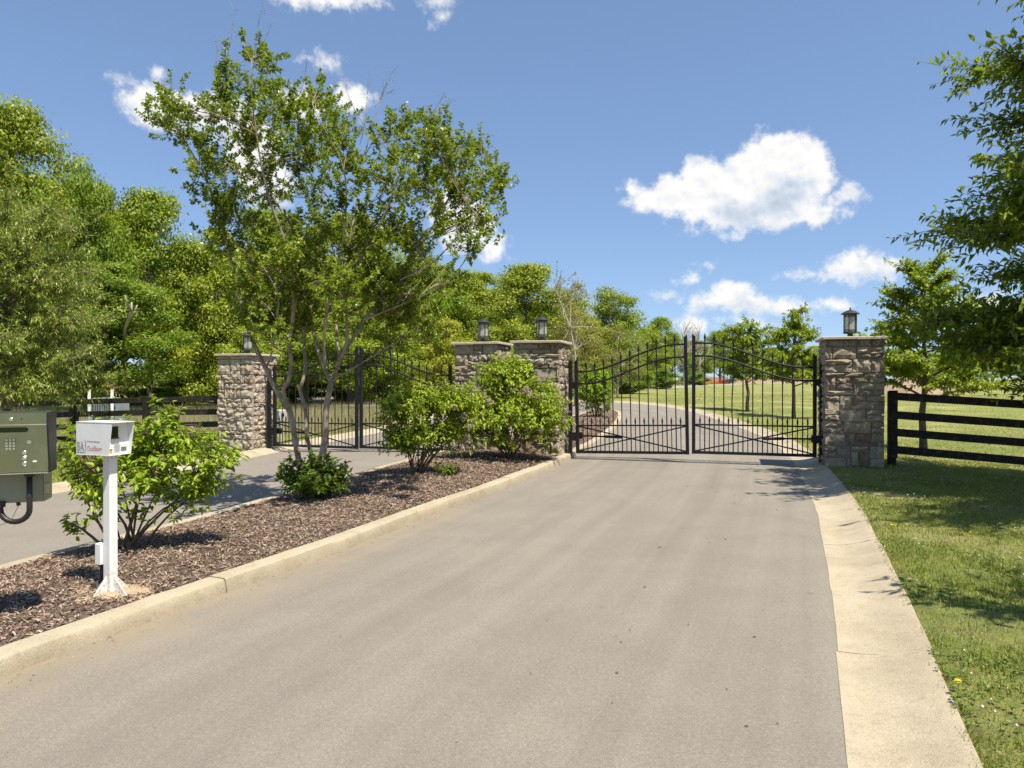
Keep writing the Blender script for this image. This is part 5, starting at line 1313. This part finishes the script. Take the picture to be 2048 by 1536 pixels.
def netting(px0, px1, d, label, seed):
    rng = np.random.default_rng(seed); x0, x1 = at(px0, d), at(px1, d); z0 = Tz((x0 + x1) / 2, d) + .1
    root = empty('safety_netting', (x0, d, z0)); tag(root, label, 'netting', 'orange safety netting'); n = max(3, int((x1 - x0) / 2)); xs = np.linspace(0, x1 - x0, n + 1); ys = rng.normal(0, .7, n + 1); hs = 1.35 + rng.normal(0, .18, n + 1)
    for k in range(n + 1): MB().tube([(xs[k], ys[k], -.2), (xs[k], ys[k], 1.55)], .04, 5).build('stake', STEM, root)
    for k in range(n):
        mb = MB(); a = Vector((xs[k], ys[k], 0)); b = Vector((xs[k + 1], ys[k + 1], 0))
        for j in range(9):
            f = j / 8; mb.bar(a + Vector((0, 0, .05 + f * hs[k])), b + Vector((0, 0, .05 + f * hs[k + 1])), .02, .11)
        for j in range(1, 8):
            f = j / 8; c = a.lerp(b, f); mb.bar(c + Vector((0, .012, .05)), c + Vector((0, .012, hs[k] * (1 - f) + hs[k + 1] * f)), .02, .07)
        mb.build('net_panel', ORANGE_NET, root)
netting(1357, 1378, 165, 'short run of orange safety netting left of the parked car', 1)
netting(1408, 1452, 166, 'longer run of orange safety netting right of the parked car', 2)
def car():
    d = 142; x = at(1382, d); z0 = Tz(x, d) + .11; root = empty('parked_car', (x, d, z0), math.radians(-62)); tag(root, 'dark parked car on the far road in front of orange netting', 'car')
    prof = [(-2.3, .35), (-2.35, .8), (-2.2, 1.0), (-1.9, 1.5), (-1.6, 1.62), (.3, 1.62), (1.05, 1.08), (2.0, .98), (2.32, .8), (2.35, .4), (2.2, .3), (-2.2, .3)]
    MB().prism(prof, -.92, .92, 1).build('body', CAR_PAINT, root, bevel=.05)
    for s in (-1, 1):
        MB().prism([(-1.75, 1.05), (-1.5, 1.5), (-.65, 1.53), (-.65, 1.05)], s * .905, s * .93, 1).build('side_window', CAR_GLASS, root)
        MB().prism([(-.55, 1.05), (-.55, 1.53), (.25, 1.5), (.8, 1.06)], s * .905, s * .93, 1).build('side_window', CAR_GLASS, root)
        for wx in (-1.4, 1.42):
            w = MB().tube([(wx, s * .72, .34), (wx, s * .95, .34)], .34, 16).build('wheel', TYRE, root); MB().tube([(wx, s * .945, .34), (wx, s * .965, .34)], .2, 12).build('rim', CAR_CHROME, w)
        MB().box((2.3, s * .66, .78), (.12, .36, .14)).build('headlight', CAR_CHROME, root)
        MB().box((.72, s * 1.02, 1.12), (.12, .18, .12)).build('mirror', CAR_PAINT, root)
    M = Matrix.Rotation(math.radians(54.5), 3, 'Y')
    MB().bar((.36, 0, 1.60), (1.02, 0, 1.12), 1.6, .03).build('windscreen', CAR_GLASS, root)
    MB().box((2.34, 0, .55), (.06, 1.5, .2)).build('grille', TYRE, root)
    MB().box((2.38, 0, .5), (.02, .5, .12)).build('number_plate', WHITE, root)
car()
def flag(px, py, d, label):
    x = at(px, d); z = Tz(x, d) + .09; root = empty('marker_flag', (x, d, z), .6); tag(root, label, 'flag', 'small orange marker flags')
    MB().tube([(0, 0, -.05), (0, 0, .34)], .005, 4).build('wire', STEM, root); MB().box((.06, 0, .29), (.12, .006, .1)).build('flag', ORANGE_FLAG, root)
flag(1341, 803, 46.6, 'tiny orange marker flag by the far bend of the drive')
flag(1557, 817, 36.0, 'tiny orange marker flag in grass between the two young trees')
def strip():
    d = 24; a = pt(1958, 850, d); b = pt(1984, 862, 21.5); za = Tz(a[0], a[1]) + .13; zb = Tz(b[0], b[1]) + .13
    o = MB().tube([(a[0], a[1], za), ((a[0] + b[0]) / 2, (a[1] + b[1]) / 2, (za + zb) / 2 + .01), (b[0], b[1], zb)], .045, 8).build('white_pipe', PIPE_WHITE); tag(o, 'white pipe lying in the grass beyond the right fence', 'pipe')
strip()
